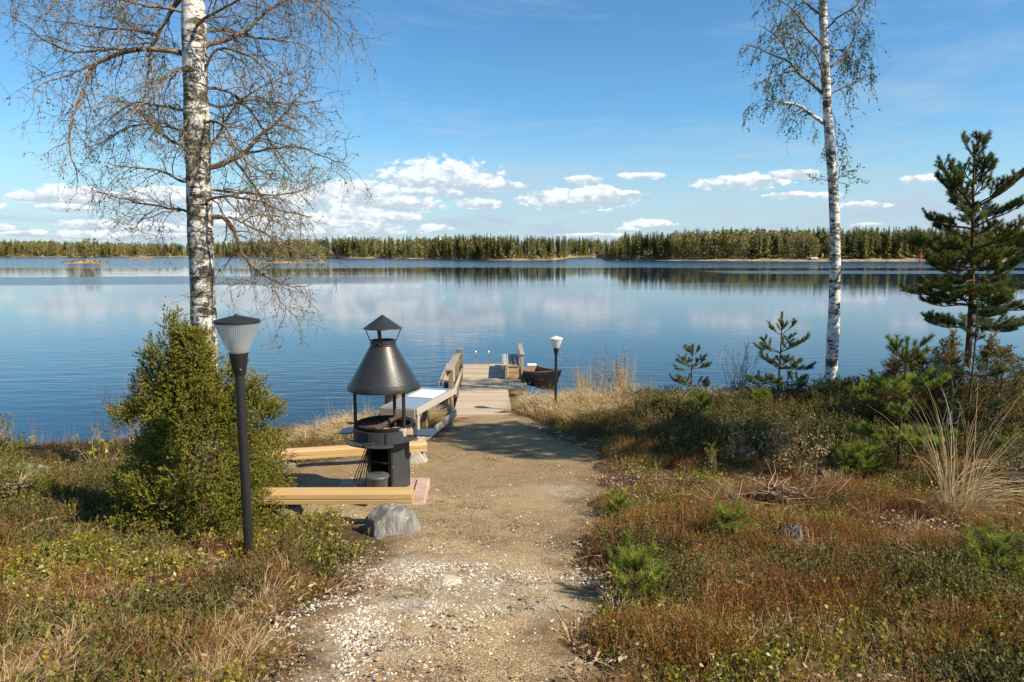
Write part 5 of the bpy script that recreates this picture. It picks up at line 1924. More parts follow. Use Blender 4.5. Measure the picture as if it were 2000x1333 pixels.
pine("pine_sapling", "small slender pine sapling with few branches beside dry reeds", s4, at(1351, 678, 13.6).z - s4.z,
     [(0.84, 3, 0.18, 48), (0.60, 5, 0.34, 18), (0.30, 5, 0.36, 10)],
     M['pine_olive'], 12, 0.015, nlen=0.055, nwid=0.009, tuft=100, upturn=0.8, leader=0.14, side_gap=0.13, bare=0.25)
for (px, py, h, seed, lab, spread, mt) in [
    (1360, 822, 0.42, 31, "low bushy green pine seedling just below the slender lakeside sapling", 0.26, 'pine_green'),
    (1420, 1058, 0.25, 32, "bright green pine seedling left of the small grey stump", 0.11, 'pine_green'),
    (1240, 1185, 0.30, 33, "bushy pine seedling at the path's right edge, near front", 0.13, 'pine_green'),
    (1925, 1150, 0.34, 34, "green pine seedling in heather at the lower right", 0.16, 'pine_green'),
    (1209, 1012, 0.15, 35, "tiny pine seedling at the path edge level with the boulder", 0.05, 'pine_green'),
    (1648, 785, 0.34, 36, "small dark pine seedling right beside the white birch foot", 0.18, 'pine_dark'),
    (1690, 800, 0.42, 37, "green pine seedling between white birch and brown juniper", 0.24, 'pine_green'),
    (1600, 790, 0.26, 38, "dark pine seedling just in front of the white birch trunk", 0.16, 'pine_dark'),
    (1480, 800, 0.28, 39, "low green pine seedling under the spreading lakeside sapling", 0.20, 'pine_green'),
    (1290, 815, 0.28, 40, "tiny olive pine seedling behind the dry reeds' right end", 0.14, 'pine_olive'),
    (1690, 935, 0.34, 41, "low pale green pine seedling left of the bright sapling's foot", 0.24, 'pine_green'),
    (1660, 640 + 290, 0.30, 42, "yellow-green pine seedling in shade left of the tussock", 0.22, 'pine_green'),
]:
    b0 = gat(px, py)
    pine("pine_seedling", lab, b0, h, [(0.72, 4, spread * 0.7, 55), (0.42, 5, spread, 35), (0.15, 4, spread * 0.8, 25)], M[mt], seed, 0.007, nlen=0.055, nwid=0.0036, tuft=70, upturn=0.8, leader=0.4, side_gap=0.08, bare=0.1)

# pines beyond the right edge of the picture, whose shadows fall across the path and the gangway
pine("pine_tree", "dense pine beyond the picture's right edge shading the path", (8.7, 6.75, g1(8.7, 6.75)), 9.3,
     [(0.97, 5, 0.7, 45), (0.925, 6, 1.1, 32), (0.88, 6, 1.35, 24), (0.835, 7, 1.5, 16), (0.79, 7, 1.6, 10), (0.745, 7, 1.65, 6), (0.70, 7, 1.65, 2), (0.65, 6, 1.6, 0), (0.60, 5, 1.4, -4)],
     M['pine_dark'], 51, 0.13, nlen=0.11, nwid=0.035, tuft=32, upturn=0.8, leader=0.05, side_gap=0.2, bare=0.15)
pine("pine_tree", "tall bare-trunked pine beyond the picture's right edge shading the gangway", (12.2, 11.75, g1(12.2, 11.75)), 12.6,
     [(0.98, 4, 0.35, 50), (0.935, 5, 0.7, 30), (0.89, 5, 0.9, 20), (0.85, 5, 0.95, 10), (0.81, 5, 0.8, 0)],
     M['pine_dark'], 52, 0.15, nlen=0.10, nwid=0.03, tuft=26, upturn=0.8, leader=0.04, side_gap=0.2, bare=0.2)


# ---- junipers
def sprays(mb, base, tip, n, rg, ln, wd, bright, mat_=None):
    """a juniper shoot clothed in short needles and side sprigs"""
    base, tip = np.array(base), np.array(tip)
    if mat_ is None:
        mat_ = 1 if rg.random() < 0.07 else 0
    ax = tip - base
    L = np.linalg.norm(ax)
    u = ax / L
    k = 5
    ns = n // (k + 1)
    needles(mb, base, tip, ns, ln, wd, rg, mat_, 1.3, bright + 0.1)
    for s in range(k):
        f = 0.15 + 0.8 * s / k
        q = base + ax * f
        d = unit(u * 0.9 + unit(np.cross(u, rg.normal(size=3))) * 0.8 + np.array([0, 0, 0.1]))
        needles(mb, q, q + d * L * 0.42 * (1.1 - f * 0.5), ns, ln, wd, rg, mat_, 1.3, bright + rg.normal() * 0.1)


def juniper(name, label, base, H, prof, matn, seed, n_sp, sp_len, needle_n, ln, wd, spires=(), boughs=8, wob=0.3, yscale=1.0, stems=3):
    """prof: (height fraction, radius) of the outline; spires: (dx, dy, height, radius)"""
    rg = np.random.default_rng(seed)
    base = Vector(base)
    o_ = tuple(base)
    t = thing(name, label, "shrub", base)
    mb = MB(o_)
    B = np.array(o_)
    for k in range(stems):
        a_ = rg.random() * 6.28
        P = [B + np.array([0.03 * math.cos(a_), 0.03 * math.sin(a_), -0.1]), B + np.array([0.1 * math.cos(a_), 0.1 * math.sin(a_), H * 0.4]), B + np.array([0.12 * math.cos(a_ + 1), 0.12 * math.sin(a_ + 1), H * 0.85])]
        mb.tube(path_interp(P, 10), np.linspace(0.03, 0.006, 10) * max(0.4, H / 2), 6)
    for k in range(40):
        f = rg.uniform(0.08, 0.8)
        a_ = rg.random() * 6.28
        rr = np.interp(f, [p[0] for p in prof], [p[1] for p in prof]) * 0.85
        p0 = B + np.array([0, 0, H * f * 0.8])
        mb.tube([p0, p0 + np.array([math.cos(a_) * rr * 0.5, math.sin(a_) * rr * 0.5 * yscale, 0.05 * H]), B + np.array([math.cos(a_) * rr, math.sin(a_) * rr * yscale, H * min(f + 0.1, 1)])], [0.012, 0.008, 0.003], 4, cap=False)
    mb.build("stem", M['limb'], t)
    bm_ = [MB(o_) for _ in range(boughs)]
    hf = [p[0] for p in prof]
    rf = [p[1] for p in prof]
    ph = rg.random(4) * 6.28
    for k in range(n_sp):
        f = rg.random() ** 1.15
        a_ = rg.random() * 6.283
        R_ = np.interp(f, hf, rf)
        lump = 1 + wob * (fbm(np.array(a_ * 1.4 + 3), np.array(f * 5.5), seed, 3) - 0.5) * 2
        deep = rg.random() ** 0.45
        rr = R_ * lump * (0.35 + 0.65 * deep)
        p = B + np.array([math.cos(a_) * rr, math.sin(a_) * rr * yscale, H * f])
        out_ = np.array([math.cos(a_), math.sin(a_) * yscale, 0])
        d = unit(out_ * rg.uniform(0.35, 0.9) + np.array([0, 0, rg.uniform(0.25, 1.0)]) + rg.normal(size=3) * 0.25)
        l_ = sp_len * rg.uniform(0.6, 1.35)
        tipd = unit(d + np.array([0, 0, -0.3]) + rg.normal(size=3) * 0.1)
        m0 = p - d * l_ * 0.5
        b_i = int((a_ / 6.283) * boughs) % boughs
        sprays(bm_[b_i], m0, m0 + d * l_ * 0.6 + tipd * l_ * 0.4, needle_n, rg, ln, wd, 0.22 + 0.45 * rg.random() * (0.4 + 0.6 * deep))
    for (dx, dy, h_, r_) in spires:
        k = int(14 * h_ / 0.5) + 8
        for s in range(k):
            f = s / k
            a_ = rg.random() * 6.28
            rr = r_ * (1 - f) ** 0.8
            p = B + np.array([dx + math.cos(a_) * rr, dy + math.sin(a_) * rr, H * 0.55 + (h_ - H * 0.55) * f])
            d = unit(np.array([math.cos(a_) * 0.5 + dx * 0.3, math.sin(a_) * 0.5, 0.9]) + rg.normal(size=3) * 0.2)
            sprays(bm_[s % boughs], p - d * sp_len * 0.3, p + d * sp_len * 0.6, needle_n, rg, ln, wd, 0.3 + 0.5 * rg.random())
    for b_ in bm_:
        if b_.n:
            b_.build("bough", [matn, M['deadjuniper']], t)
    return t


jb = at(392, 1030, 5.95)
jb.z = g1(jb.x, 5.95) - 0.02
juniper("juniper", "big bushy olive green juniper behind the tall garden lamp", jb, 1.78,
        [(0, 0.56), (0.12, 0.68), (0.35, 0.64), (0.50, 0.50), (0.64, 0.29), (0.78, 0.12), (0.92, 0.05), (1.0, 0.02)], M['juniper'], 61, 2500, 0.27, 150, 0.015, 0.0085,
        spires=[(-0.14, 0.0, 1.92, 0.06), (0.06, 0.05, 1.74, 0.10), (0.14, 0.0, 1.62, 0.10), (0.55, 0.0, 1.34, 0.09), (0.60, 0.1, 1.12, 0.10), (-0.36, 0.0, 1.56, 0.08), (-0.45, 0.1, 1.34, 0.10), (0.34, 0.1, 1.46, 0.09), (-0.24, -0.1, 1.68, 0.07), (-0.6, 0, 1.05, 0.1)], boughs=12, wob=0.62)
jb2 = onground(1765, 10.9)
juniper("juniper", "brownish green juniper bush right of the white birch", jb2, 1.25,
        [(0, 0.35), (0.3, 0.52), (0.6, 0.45), (0.85, 0.28), (1.0, 0.1)], M['juniper_brown'], 62, 520, 0.20, 78, 0.024, 0.011,
        spires=[(0.12, 0, 1.28, 0.12), (-0.22, 0, 1.1, 0.10)], wob=0.5)
jb3 = onground(1838, 10.6)
juniper("juniper", "upright olive juniper between brown juniper and the tall pine", jb3, 1.5,
        [(0, 0.12), (0.3, 0.22), (0.6, 0.26), (0.85, 0.22), (1.0, 0.06)], M['juniper_brown'], 63, 380, 0.20, 78, 0.024, 0.011, spires=[(0.05, 0, 1.62, 0.1)], wob=0.5)
jb4 = onground(1935, 10.2)
juniper("juniper", "brown-tipped juniper at the right of the tall pine trunk", jb4, 1.45,
        [(0, 0.3), (0.3, 0.45), (0.6, 0.42), (0.85, 0.3), (1.0, 0.1)], M['juniper_brown'], 64, 480, 0.20, 78, 0.024, 0.011, spires=[(-0.12, 0, 1.62, 0.12)], wob=0.6)
jb5 = gat(1386, 930)
juniper("juniper", "small yellowish juniper seedling at the heath's shaded edge", jb5, 0.42,
        [(0, 0.04), (0.3, 0.09), (0.7, 0.07), (1.0, 0.02)], M['juniper'], 65, 45, 0.11, 60, 0.016, 0.007, boughs=3, stems=1)
jb6 = onground(-20, 7.2)
juniper("juniper", "green juniper bush cut off by the picture's left edge", jb6, 0.9,
        [(0, 0.3), (0.4, 0.36), (0.8, 0.22), (1.0, 0.08)], M['juniper'], 66, 170, 0.2, 66, 0.020, 0.009, boughs=5)
jb7 = onground(1985, 7.4)
juniper("juniper", "loose yellow-green juniper at the right edge beside the tussock", jb7, 0.85,
        [(0, 0.16), (0.4, 0.24), (0.8, 0.18), (1.0, 0.05)], M['juniper'], 67, 90, 0.18, 60, 0.020, 0.008, boughs=4, wob=0.6)
jb8 = onground(40, 6.6)
juniper("juniper", "low grey-green juniper among bushes left of big juniper", jb8, 0.42,
        [(0, 0.3), (0.4, 0.34), (0.8, 0.22), (1.0, 0.08)], M['juniper'], 68, 120, 0.18, 60, 0.018, 0.008, boughs=4)


# ------------------------------------------------------------------ shrubs, tussock, stump, brushwood
def blades(mb, base, n, spread, L, lean, rg, wd, segs=4, mat_=0, droop=0.5, dirv=None, br=0.5):
    base = np.array(tuple(base))
    for k in range(n):
        a_ = rg.random() * 6.283
        p = base + np.array([math.cos(a_), math.sin(a_), 0]) * spread * math.sqrt(rg.random())
        o_ = np.array([math.cos(a_), math.sin(a_), 0]) * lean * rg.random()
        if dirv is not None:
            o_ = o_ + np.array(dirv) * rg.uniform(0.2, 1.0)
        d = unit(np.array([0, 0, 1.0]) + o_ + rg.normal(size=3) * 0.08)
        l_ = L * rg.uniform(0.45, 1.1)
        pts = [p]
        out_ = unit(o_ + rg.normal(size=3) * 0.05 + 1e-6)
        for s in range(segs):
            d = unit(d + (out_ * 0.35 - np.array([0, 0, 0.30])) * droop * (s / segs) * 1.3)
            pts.append(pts[-1] + d * l_ / segs)
        pts = np.array(pts)
        side = unit(np.cross(d, rg.normal(size=3)))
        w_ = wd * (1 - np.linspace(0, 1, segs + 1) ** 2 * 0.9)[:, None]
        V = np.concatenate([pts - side * w_ / 2, pts + side * w_ / 2])
        q = [(s, s + 1, segs + 2 + s, segs + 1 + s) for s in range(segs)]
        mb.add(V, None, q, mat_, np.clip(br + rg.normal() * 0.25, 0, 1))


rg = np.random.default_rng(90)
tb_ = gat(1868, 1012)
tus = thing("dry_grass_tussock", "big tussock of long pale dry grass leaning in the right heath", "grass tussock", tb_)
mb = MB(tuple(tb_))
blades(mb, tb_, 70, 0.12, 1.35, 0.35, rg, 0.007, 7, droop=0.35)
mb.build("tall_stalks", M['straw'], tus)
mb = MB(tuple(tb_))
blades(mb, tb_, 130, 0.12, 0.85, 0.3, rg, 0.007, 7, droop=1.0, dirv=(0.9, -0.1, 0))
mb.build("leaning_stalks", M['straw'], tus)
mb = MB(tuple(tb_))
blades(mb, tb_, 160, 0.2, 0.34, 0.9, rg, 0.006, 5, droop=1.6)
mb.build("base_tuft", M['straw'], tus)


def twig_shrub(name, label, base, n, H, spread, matn, seed, catkins=0.0, side=5, group=None):
    rg = np.random.default_rng(seed)
    t = thing(name, label, "shrub", base, 0, group)
    o_ = tuple(base)
    mb, cm = MB(o_), MB(o_)
    cp = []
    for k in range(n):
        a_ = rg.random() * 6.28
        p = np.array(o_) + np.array([math.cos(a_), math.sin(a_), 0]) * spread * 0.4 * rg.random()
        d = np.array([math.cos(a_) * spread / H * rg.random(), math.sin(a_) * spread / H * rg.random(), 1.0])
        P = wander(p, d, H * rg.uniform(0.5, 1.1), 6, rg, -0.03, 0.12)
        mb.tube(P, np.linspace(0.006, 0.002, 7), 4, 0, cap=False, rnd=rg.random())
        cp.append(P[2:])
        for s in range(side):
            j = rg.integers(2, 6)
            Q = wander(P[j], unit(P[j] - P[j - 1] + rg.normal(size=3) * 0.05), H * rg.uniform(0.1, 0.35), 3, rg, -0.08, 0.25)
            mb.tube(Q, np.linspace(0.003, 0.0015, 4), 3, 0, cap=False, rnd=rg.random())
            cp.append(Q)
    mb.build("stems", matn, t)
    if catkins:
        P = np.concatenate(cp)
        P = P[rg.random(len(P)) < catkins]
        P = np.repeat(P, 3, 0) + rg.normal(size=(len(P) * 3, 3)) * 0.012
        tri_fan(cm, P, 0, 0.024, rg.random(len(P)), 0, rg)
        cm.build("catkins", M['catkin'], t)['kind'] = 'stuff'
    return t


q = gat(1555, 935)
twig_shrub("willow_shrub", "leafless willow shrub with pale catkins above the brushwood", q, 34, 0.78, 0.5, M['twig'], 71, 0.7, 4)
q = gat(1440, 915)
twig_shrub("willow_shrub", "single thin catkin willow left of the larger willow shrub", q, 5, 0.75, 0.16, M['twig'], 72, 0.8, 4)
q = onground(1440, 14.3)
twig_shrub("alder_shrub", "bare grey alder twigs between the two lakeside pine saplings", q, 16, 1.25, 0.5, M['twig'], 73, 0.1, 7)
q = onground(255, 11.0)
twig_shrub("alder_shrub", "bare dark twigs against the lake left of big juniper", q, 16, 1.15, 0.5, M['twig'], 74, 0.15, 5)
q = onground(195, 8.6)
twig_shrub("birch_shoot", "thin shoots with yellow-green young leaves at the left shore", q, 6, 0.6, 0.25, M['twig'], 75, 0.0, 5)
q = onground(85, 12.6)
twig_shrub("dock_stalk", "few dark dead stalks against the water at far left", q, 6, 0.9, 0.9, M['twig'], 76, 0.4, 2)
q = onground(1165, 15.4)
twig_shrub("alder_shrub", "dark bare twigs rising from the dry reeds right of jetty", q, 12, 1.35, 1.1, M['twig'], 77, 0.35, 5)
q = onground(1215, 15.6)
twig_shrub("juniper_stalk", "dense dark seed stalks standing within the dry reeds", q, 10, 1.15, 0.22, M['twig'], 78, 0.9, 8)
q = onground(1970, 10.4)
twig_shrub("bare_shrub", "bare pale twigs at the right edge under the pine", q, 16, 1.0, 0.5, M['twig'], 79, 0.05, 6)
q = onground(1845, 10.0)
twig_shrub("dead_stem", "pale dead branching stem between juniper and tall pine", q, 4, 1.1, 0.2, M['birchbark_new'], 80, 0.0, 3)

# brushwood pile
bp = gat(1500, 985)
pile = thing("brush_pile", "low pile of dry twigs and brown leaves in the heath", "brush pile", bp)
rg = np.random.default_rng(92)
mb, lm_ = MB(tuple(bp)), MB(tuple(bp))
for k in range(230):
    a_ = rg.random() * 6.28
    r_ = math.sqrt(rg.random()) * 0.62
    x, y = bp.x + math.cos(a_) * r_ * 1.15, bp.y + math.sin(a_) * r_ * 0.6
    z = g1(x, y) + 0.20 * (1 - r_ / 0.7) * rg.random() + 0.02
    d = np.array([rg.normal(), rg.normal() * 0.6, rg.normal() * 0.22])
    P = wander((x, y, z), d, rg.uniform(0.2, 0.65), 4, rg, 0.02, 0.18)
    P[:, 2] = np.maximum(P[:, 2], G(P[:, 0], P[:, 1]) + 0.01)
    mb.tube(P, np.linspace(0.006, 0.002, 5), 4, 0, cap=False, rnd=rg.random())
mb.build("twigs", M['twig'], pile)
n = 1500
a_, r_ = rg.random(n) * 6.28, np.sqrt(rg.random(n)) * 0.6
x, y = bp.x + np.cos(a_) * r_ * 1.1, bp.y + np.sin(a_) * r_ * 0.6
z = G(x, y) + 0.02 + 0.19 * rg.random(n) * (1 - r_ / 0.75)
tri_fan(lm_, np.stack([x, y, z], -1), 0, 0.035, rg.random(n) * 0.6, 0, rg)
lm_.build("leaves", M['heath'], pile)['kind'] = 'stuff'

# small weathered stump
q = gat(1537, 1066)
STUMP = q.copy()
stp = thing("tree_stump", "small silver-grey weathered stump with jagged top in heather", "stump", q)
rg = np.random.default_rng(93)
mb = MB(tuple(q))
segs, rows_ = 26, 9
ang = np.linspace(0, 2 * math.pi, segs, endpoint=False)
topz = 0.125 + 0.035 * np.sin(ang * 2 + 1) + rg.normal(size=segs) * 0.018
V = []
for r_ in range(rows_):
    f = r_ / (rows_ - 1)
    rad = (0.135 - 0.045 * f) * (1 + 0.13 * np.sin(ang * 5) * (1 - f) + 0.06 * rg.normal(size=segs))
    V.append(np.stack([q.x + rad * np.cos(ang) + 0.01 * f, q.y + rad * np.sin(ang), q.z - 0.05 + (topz + 0.05) * f], -1))
V.append(np.stack([q.x + 0.02 * np.cos(ang), q.y + 0.02 * np.sin(ang), q.z + topz * 0.6], -1))
V = np.stack(V)
idx = np.arange(V.shape[0] * segs).reshape(-1, segs)
mb.add(V.reshape(-1, 3), None, np.stack([idx[:-1], np.roll(idx, -1, 1)[:-1], np.roll(idx, -1, 1)[1:], idx[1:]], -1).reshape(-1, 4))
mb.build("wood", M['stumpwood'], stp)
mb = MB(tuple(q))
for k in range(7):
    a_ = rg.random() * 6.28
    p = np.array([q.x + 0.06 * math.cos(a_), q.y + 0.06 * math.sin(a_), q.z + 0.11])
    mb.tube([p, p + np.array([0.01 * rg.normal(), 0.01 * rg.normal(), 0.03 + 0.04 * rg.random()])], [0.018, 0.003], 5)
mb.build("splinters", M['stumpwood'], stp)

# fallen sticks
for (p0, p1, r_, lab) in [((20, 1062), (118, 1032), 0.016, "pale fallen branch lying on the bushes at left"), ((1515, 1262), (1575, 1240), 0.006, "thin grey twig lying in the heather near the front"),
                          ((1730, 1130), (1790, 1105), 0.008, "curved pale stalk arching over heather at right"), ((500, 1300), (560, 1285), 0.004, "tiny straw-coloured twig at the path's left edge, front")]:
    a_, b_ = gat(*p0), gat(*p1)
    m_p = (a_ + b_) / 2
    mb = MB()
    mb.tube(path_interp([a_ + Vector((0, 0, 0.05)), m_p + Vector((0, 0.02, 0.12)), b_ + Vector((0, 0, 0.10))], 9), np.linspace(r_, r_ * 0.5, 9), 7)
    tag(mb.build("fallen_stick", M['stumpwood']), lab, "stick")


# ------------------------------------------------------------------ ground cover (scattered with geometry nodes)
def scatter(name, label, protos, pts, scl, rot=None, tilt=0.15, seed=0, flat=1.0):
    """protos: list of unlinked objects; one object carrying the points, instances added by geometry nodes"""
    rg = np.random.default_rng(seed + 1000)
    n = len(pts)
    me = bpy.data.meshes.new(name)
    me.vertices.add(n)
    me.vertices.foreach_set("co", np.asarray(pts, np.float32).ravel())
    a = me.attributes.new("rot", 'FLOAT_VECTOR', 'POINT')
    r_ = np.stack([rg.normal(size=n) * tilt, rg.normal(size=n) * tilt, rg.random(n) * 6.283], -1) if rot is None else rot
    a.data.foreach_set("vector", r_.astype(np.float32).ravel())
    a = me.attributes.new("scl", 'FLOAT_VECTOR', 'POINT')
    s_ = np.repeat(np.asarray(scl, np.float32)[:, None], 3, 1) if np.ndim(scl) == 1 else np.asarray(scl, np.float32)
    a.data.foreach_set("vector", s_.ravel())
    a = me.attributes.new("pick", 'INT', 'POINT')
    a.data.foreach_set("value", rg.integers(0, len(protos), n).astype(np.int32))
    o = bpy.data.objects.new(name, me)
    COL.objects.link(o)
    c = bpy.data.collections.new(name + " shapes")
    for p in protos:
        c.objects.link(p)
    ng = bpy.data.node_groups.new(name, 'GeometryNodeTree')
    ng.interface.new_socket("Geometry", in_out='INPUT', socket_type='NodeSocketGeometry')
    ng.interface.new_socket("Geometry", in_out='OUTPUT', socket_type='NodeSocketGeometry')
    N, Lk = ng.nodes, ng.links
    gi, go = N.new('NodeGroupInput'), N.new('NodeGroupOutput')
    ci = N.new('GeometryNodeCollectionInfo')
    ci.inputs[0].default_value = c
    ci.inputs[1].default_value = True
    ci.inputs[2].default_value = True
    ip = N.new('GeometryNodeInstanceOnPoints')
    mp = N.new('GeometryNodeMeshToPoints')

    def na(nm, typ):
        nd = N.new('GeometryNodeInputNamedAttribute')
        nd.data_type = typ
        nd.inputs[0].default_value = nm
        return nd.outputs[0]
    e2r = N.new('FunctionNodeEulerToRotation')
    Lk.new(gi.outputs[0], mp.inputs[0])
    Lk.new(mp.outputs[0], ip.inputs['Points'])
    Lk.new(ci.outputs[0], ip.inputs['Instance'])
    ip.inputs['Pick Instance'].default_value = True
    Lk.new(na('pick', 'INT'), ip.inputs['Instance Index'])
    Lk.new(na('rot', 'FLOAT_VECTOR'), e2r.inputs[0])
    Lk.new(e2r.outputs[0], ip.inputs['Rotation'])
    Lk.new(na('scl', 'FLOAT_VECTOR'), ip.inputs['Scale'])
    Lk.new(ip.outputs[0], go.inputs[0])
    md = o.modifiers.new("scatter", 'NODES')
    md.node_group = ng
    return tag(o, label, None, None, 'stuff')


def leaf_quads(mb, P, D, ln, wd, rnd, mat_, rg):
    """small folded-diamond leaves at P pointing along D"""
    n = len(P)
    s = np.cross(D, rg.normal(size=(n, 3)))
    s /= np.linalg.norm(s, axis=1)[:, None] + 1e-9
    ln = np.broadcast_to(ln, (n,))[:, None]
    wd = np.broadcast_to(wd, (n,))[:, None]
    V = np.stack([P, P + D * ln * 0.5 - s * wd / 2, P + D * ln, P + D * ln * 0.5 + s * wd / 2], 1).reshape(-1, 3)
    mb.add(V, None, np.arange(4 * n).reshape(-1, 4), mat_, np.repeat(rnd, 4))


def proto_heath(seed):
    rg = np.random.default_rng(seed)
    mb = MB()
    for k in range(46):
        a_, r_ = rg.random() * 6.28, 0.125 * math.sqrt(rg.random())
        p = np.array([math.cos(a_) * r_, math.sin(a_) * r_, -0.02])
        d = unit(np.array([math.cos(a_) * r_ * 3, math.sin(a_) * r_ * 3, 1.0]) + rg.normal(size=3) * 0.16)
        L = rg.uniform(0.08, 0.19)
        side = unit(np.cross(d, rg.normal(size=3)))
        bend = rg.normal(size=3) * 0.02
        mid, tip = p + d * L * 0.55 + bend * 0.4, p + d * L + bend
        w_ = 0.0022
        mb.add(np.array([p - side * w_, p + side * w_, mid + side * w_ * 0.8, mid - side * w_ * 0.8, tip]), [(3, 2, 4)], [(0, 1, 2, 3)], 1 if rg.random() < 0.6 else 0, rg.random())
        nl = rg.integers(9, 15)
        f = rg.uniform(0.25, 1.0, nl)
        P = p + d * (L * f)[:, None] + bend * f[:, None]
        D = d * 0.8 + rg.normal(size=(nl, 3)) * 0.6
        D /= np.linalg.norm(D, axis=1)[:, None]
        leaf_quads(mb, P, D, rg.uniform(0.006, 0.014, nl), 0.0042, np.clip(rg.random() * 0.6 + rg.random(nl) * 0.4, 0, 1), 1, rg)
    return mb.build("heath_clump", [M['twig'], M['heath']], link=False)


def proto_leafy(seed, leafm, ln, wd, H, n=16, per=9, name="leafy_clump"):
    rg = np.random.default_rng(seed)
    mb = MB()
    for k in range(n):
        a_, r_ = rg.random() * 6.28, 0.12 * math.sqrt(rg.random())
        p = np.array([math.cos(a_) * r_, math.sin(a_) * r_, -0.02])
        P = wander(p, np.array([math.cos(a_) * r_ * 4, math.sin(a_) * r_ * 4, 1.0]), H * rg.uniform(0.55, 1.1), 3, rg, 0.0, 0.2)
        mb.tube(P, [0.0018, 0.0015, 0.0012, 0.0008], 3, 0, cap=False, rnd=rg.random() * 0.6)
        f = rg.uniform(0.6, 2.99, per)
        i = f.astype(int)
        Q = P[i] + (P[i + 1] - P[i]) * (f - i)[:, None]
        D = rg.normal(size=(per, 3)) * 0.7 + np.array([0, 0, 0.45])
        D /= np.linalg.norm(D, axis=1)[:, None]
        leaf_quads(mb, Q, D, ln * rg.uniform(0.7, 1.3, per), wd * rg.uniform(0.8, 1.2, per), np.clip(rg.random() * 0.5 + 0.5 * rg.random(per), 0, 1), 1, rg)
    return mb.build(name, [M['twig'], leafm], link=False)


def proto_grass(seed, L, n, lean, droop, matn, wd=0.004, spread=0.06, name="grass_clump"):
    rg = np.random.default_rng(seed)
    mb = MB()
    blades(mb, (0, 0, -0.02), n, spread, L, lean, rg, wd, 4, 0, droop)
    return mb.build(name, [matn], link=False)


def proto_stone(seed):
    rg = np.random.default_rng(seed)
    bm = bmesh_ico()
    V, F = bm
    V = V * np.array([1, rg.uniform(0.55, 0.95), rg.uniform(0.35, 0.65)])
    V = V * (1 + rg.normal(size=(len(V), 1)) * 0.16)
    mb = MB()
    mb.add(V * 0.5, F, None)
    return mb.build("stone_chip", [M['chip']], link=False)


def bmesh_ico():
    t = (1 + 5 ** 0.5) / 2
    V = np.array([(-1, t, 0), (1, t, 0), (-1, -t, 0), (1, -t, 0), (0, -1, t), (0, 1, t), (0, -1, -t), (0, 1, -t), (t, 0, -1), (t, 0, 1), (-t, 0, -1), (-t, 0, 1)], float)
    V /= np.linalg.norm(V[0])
    F = [(0, 11, 5), (0, 5, 1), (0, 1, 7), (0, 7, 10), (0, 10, 11), (1, 5, 9), (5, 11, 4), (11, 10, 2), (10, 7, 6), (7, 1, 8), (3, 9, 4), (3, 4, 2), (3, 2, 6), (3, 6, 8), (3, 8, 9), (4, 9, 5), (2, 4, 11), (6, 2, 10), (8, 6, 7), (9, 8, 1)]
    return V, F


def proto_litter(seed):
    rg = np.random.default_rng(seed)
    mb = MB()
    n = 16
    P = np.stack([rg.uniform(-0.12, 0.12, n), rg.uniform(-0.12, 0.12, n), rg.uniform(0.0, 0.03, n)], -1)
    D = rg.normal(size=(n, 3)) * np.array([1, 1, 0.3])
    D /= np.linalg.norm(D, axis=1)[:, None]
    leaf_quads(mb, P, D, rg.uniform(0.015, 0.045, n), rg.uniform(0.008, 0.022, n), rg.random(n), 0, rg)
    for k in range(10):
        p = np.array([rg.uniform(-0.12, 0.12), rg.uniform(-0.12, 0.12), 0.01])
        P = wander(p, rg.normal(size=3) * np.array([1, 1, 0.15]), rg.uniform(0.04, 0.16), 2, rg, 0.0, 0.2)
        mb.tube(P, 0.0014, 3, 1, cap=False, rnd=rg.random())
    return mb.build("litter_patch", [M['litter'], M['twig']], link=False)


def candidates(n, seed, ymin=1.6, ymax=17.0):
    """points spread over the visible ground, thinning with distance"""
    rg = np.random.default_rng(seed)
    y = ymin * (ymax / ymin) ** rg.random(n)
    x = (rg.random(n) * 2 - 1) * (0.82 * y + 0.8)
    return x, y, rg


def place(x, y, z=0.0):
    return np.stack([x, y, G(x, y) + z], -1)


def onland(x, y):
    return G(x, y) > 0.03


def structures(x, y):
    """keep plants off the slab, jetty, table foot, lamp foot and bench places"""
    lampfoot = (np.abs(x + 1.98) < 0.16) & (y > 4.4) & (y < 5.05)
    stone_front = (x > -1.55) & (x < -0.75) & (y > 5.1) & (y < 6.2)
    k = (x > -2.1) & (x < -0.85) & (y > 6.85) & (y < 8.3)
    k |= (x > -1.5) & (x < 0.2) & (y > 13.35) & (y < 18.7)
    k |= (x > -2.1) & (x < 0.5) & (y > 17.6)
    stump_front = (np.abs(x - STUMP.x) < 0.15) & (y > STUMP.y - 0.28) & (y < STUMP.y + 0.14)
    return ~(k | lampfoot | stone_front | stump_front)


# zones of the heath in plain ground coordinates
def zone_green(x, y):      # yellow-green lingonberry
    return np.clip(fbm(x * 1.1 + 4, y * 1.1, 201, 3) * 7 - 3.1, 0, 1) * np.where((x < -1.2) & (y > 4.6) & (y < 6.6), 2.3, 0.38) + np.where((x > 1.5) & (y < 3.4), 0.16 * np.clip((x - 1.4), 0, 1), 0)


def zone_blond(x, y):
    return np.clip(fbm(x * 0.8 + 9, y * 0.8 + 3, 207, 3) * 3.4 - 1.55, 0, 1) + np.where((x < -1.2) & (y < 4.1), 0.5, 0)


def zone_dark(x, y):       # bilberry
    return np.clip(fbm(x * 0.9 + 1, y * 0.9 + 8, 211, 3) * 7 - 3.15, 0, 1) * np.where(y > 6.5, 1.0, np.where(x > 0, 0.8, 0.45)) + np.where((x > 2.2) & (y > 9.2), 0.8, 0) + np.where((x < -3.4) & (y > 6.2), 0.6, 0)


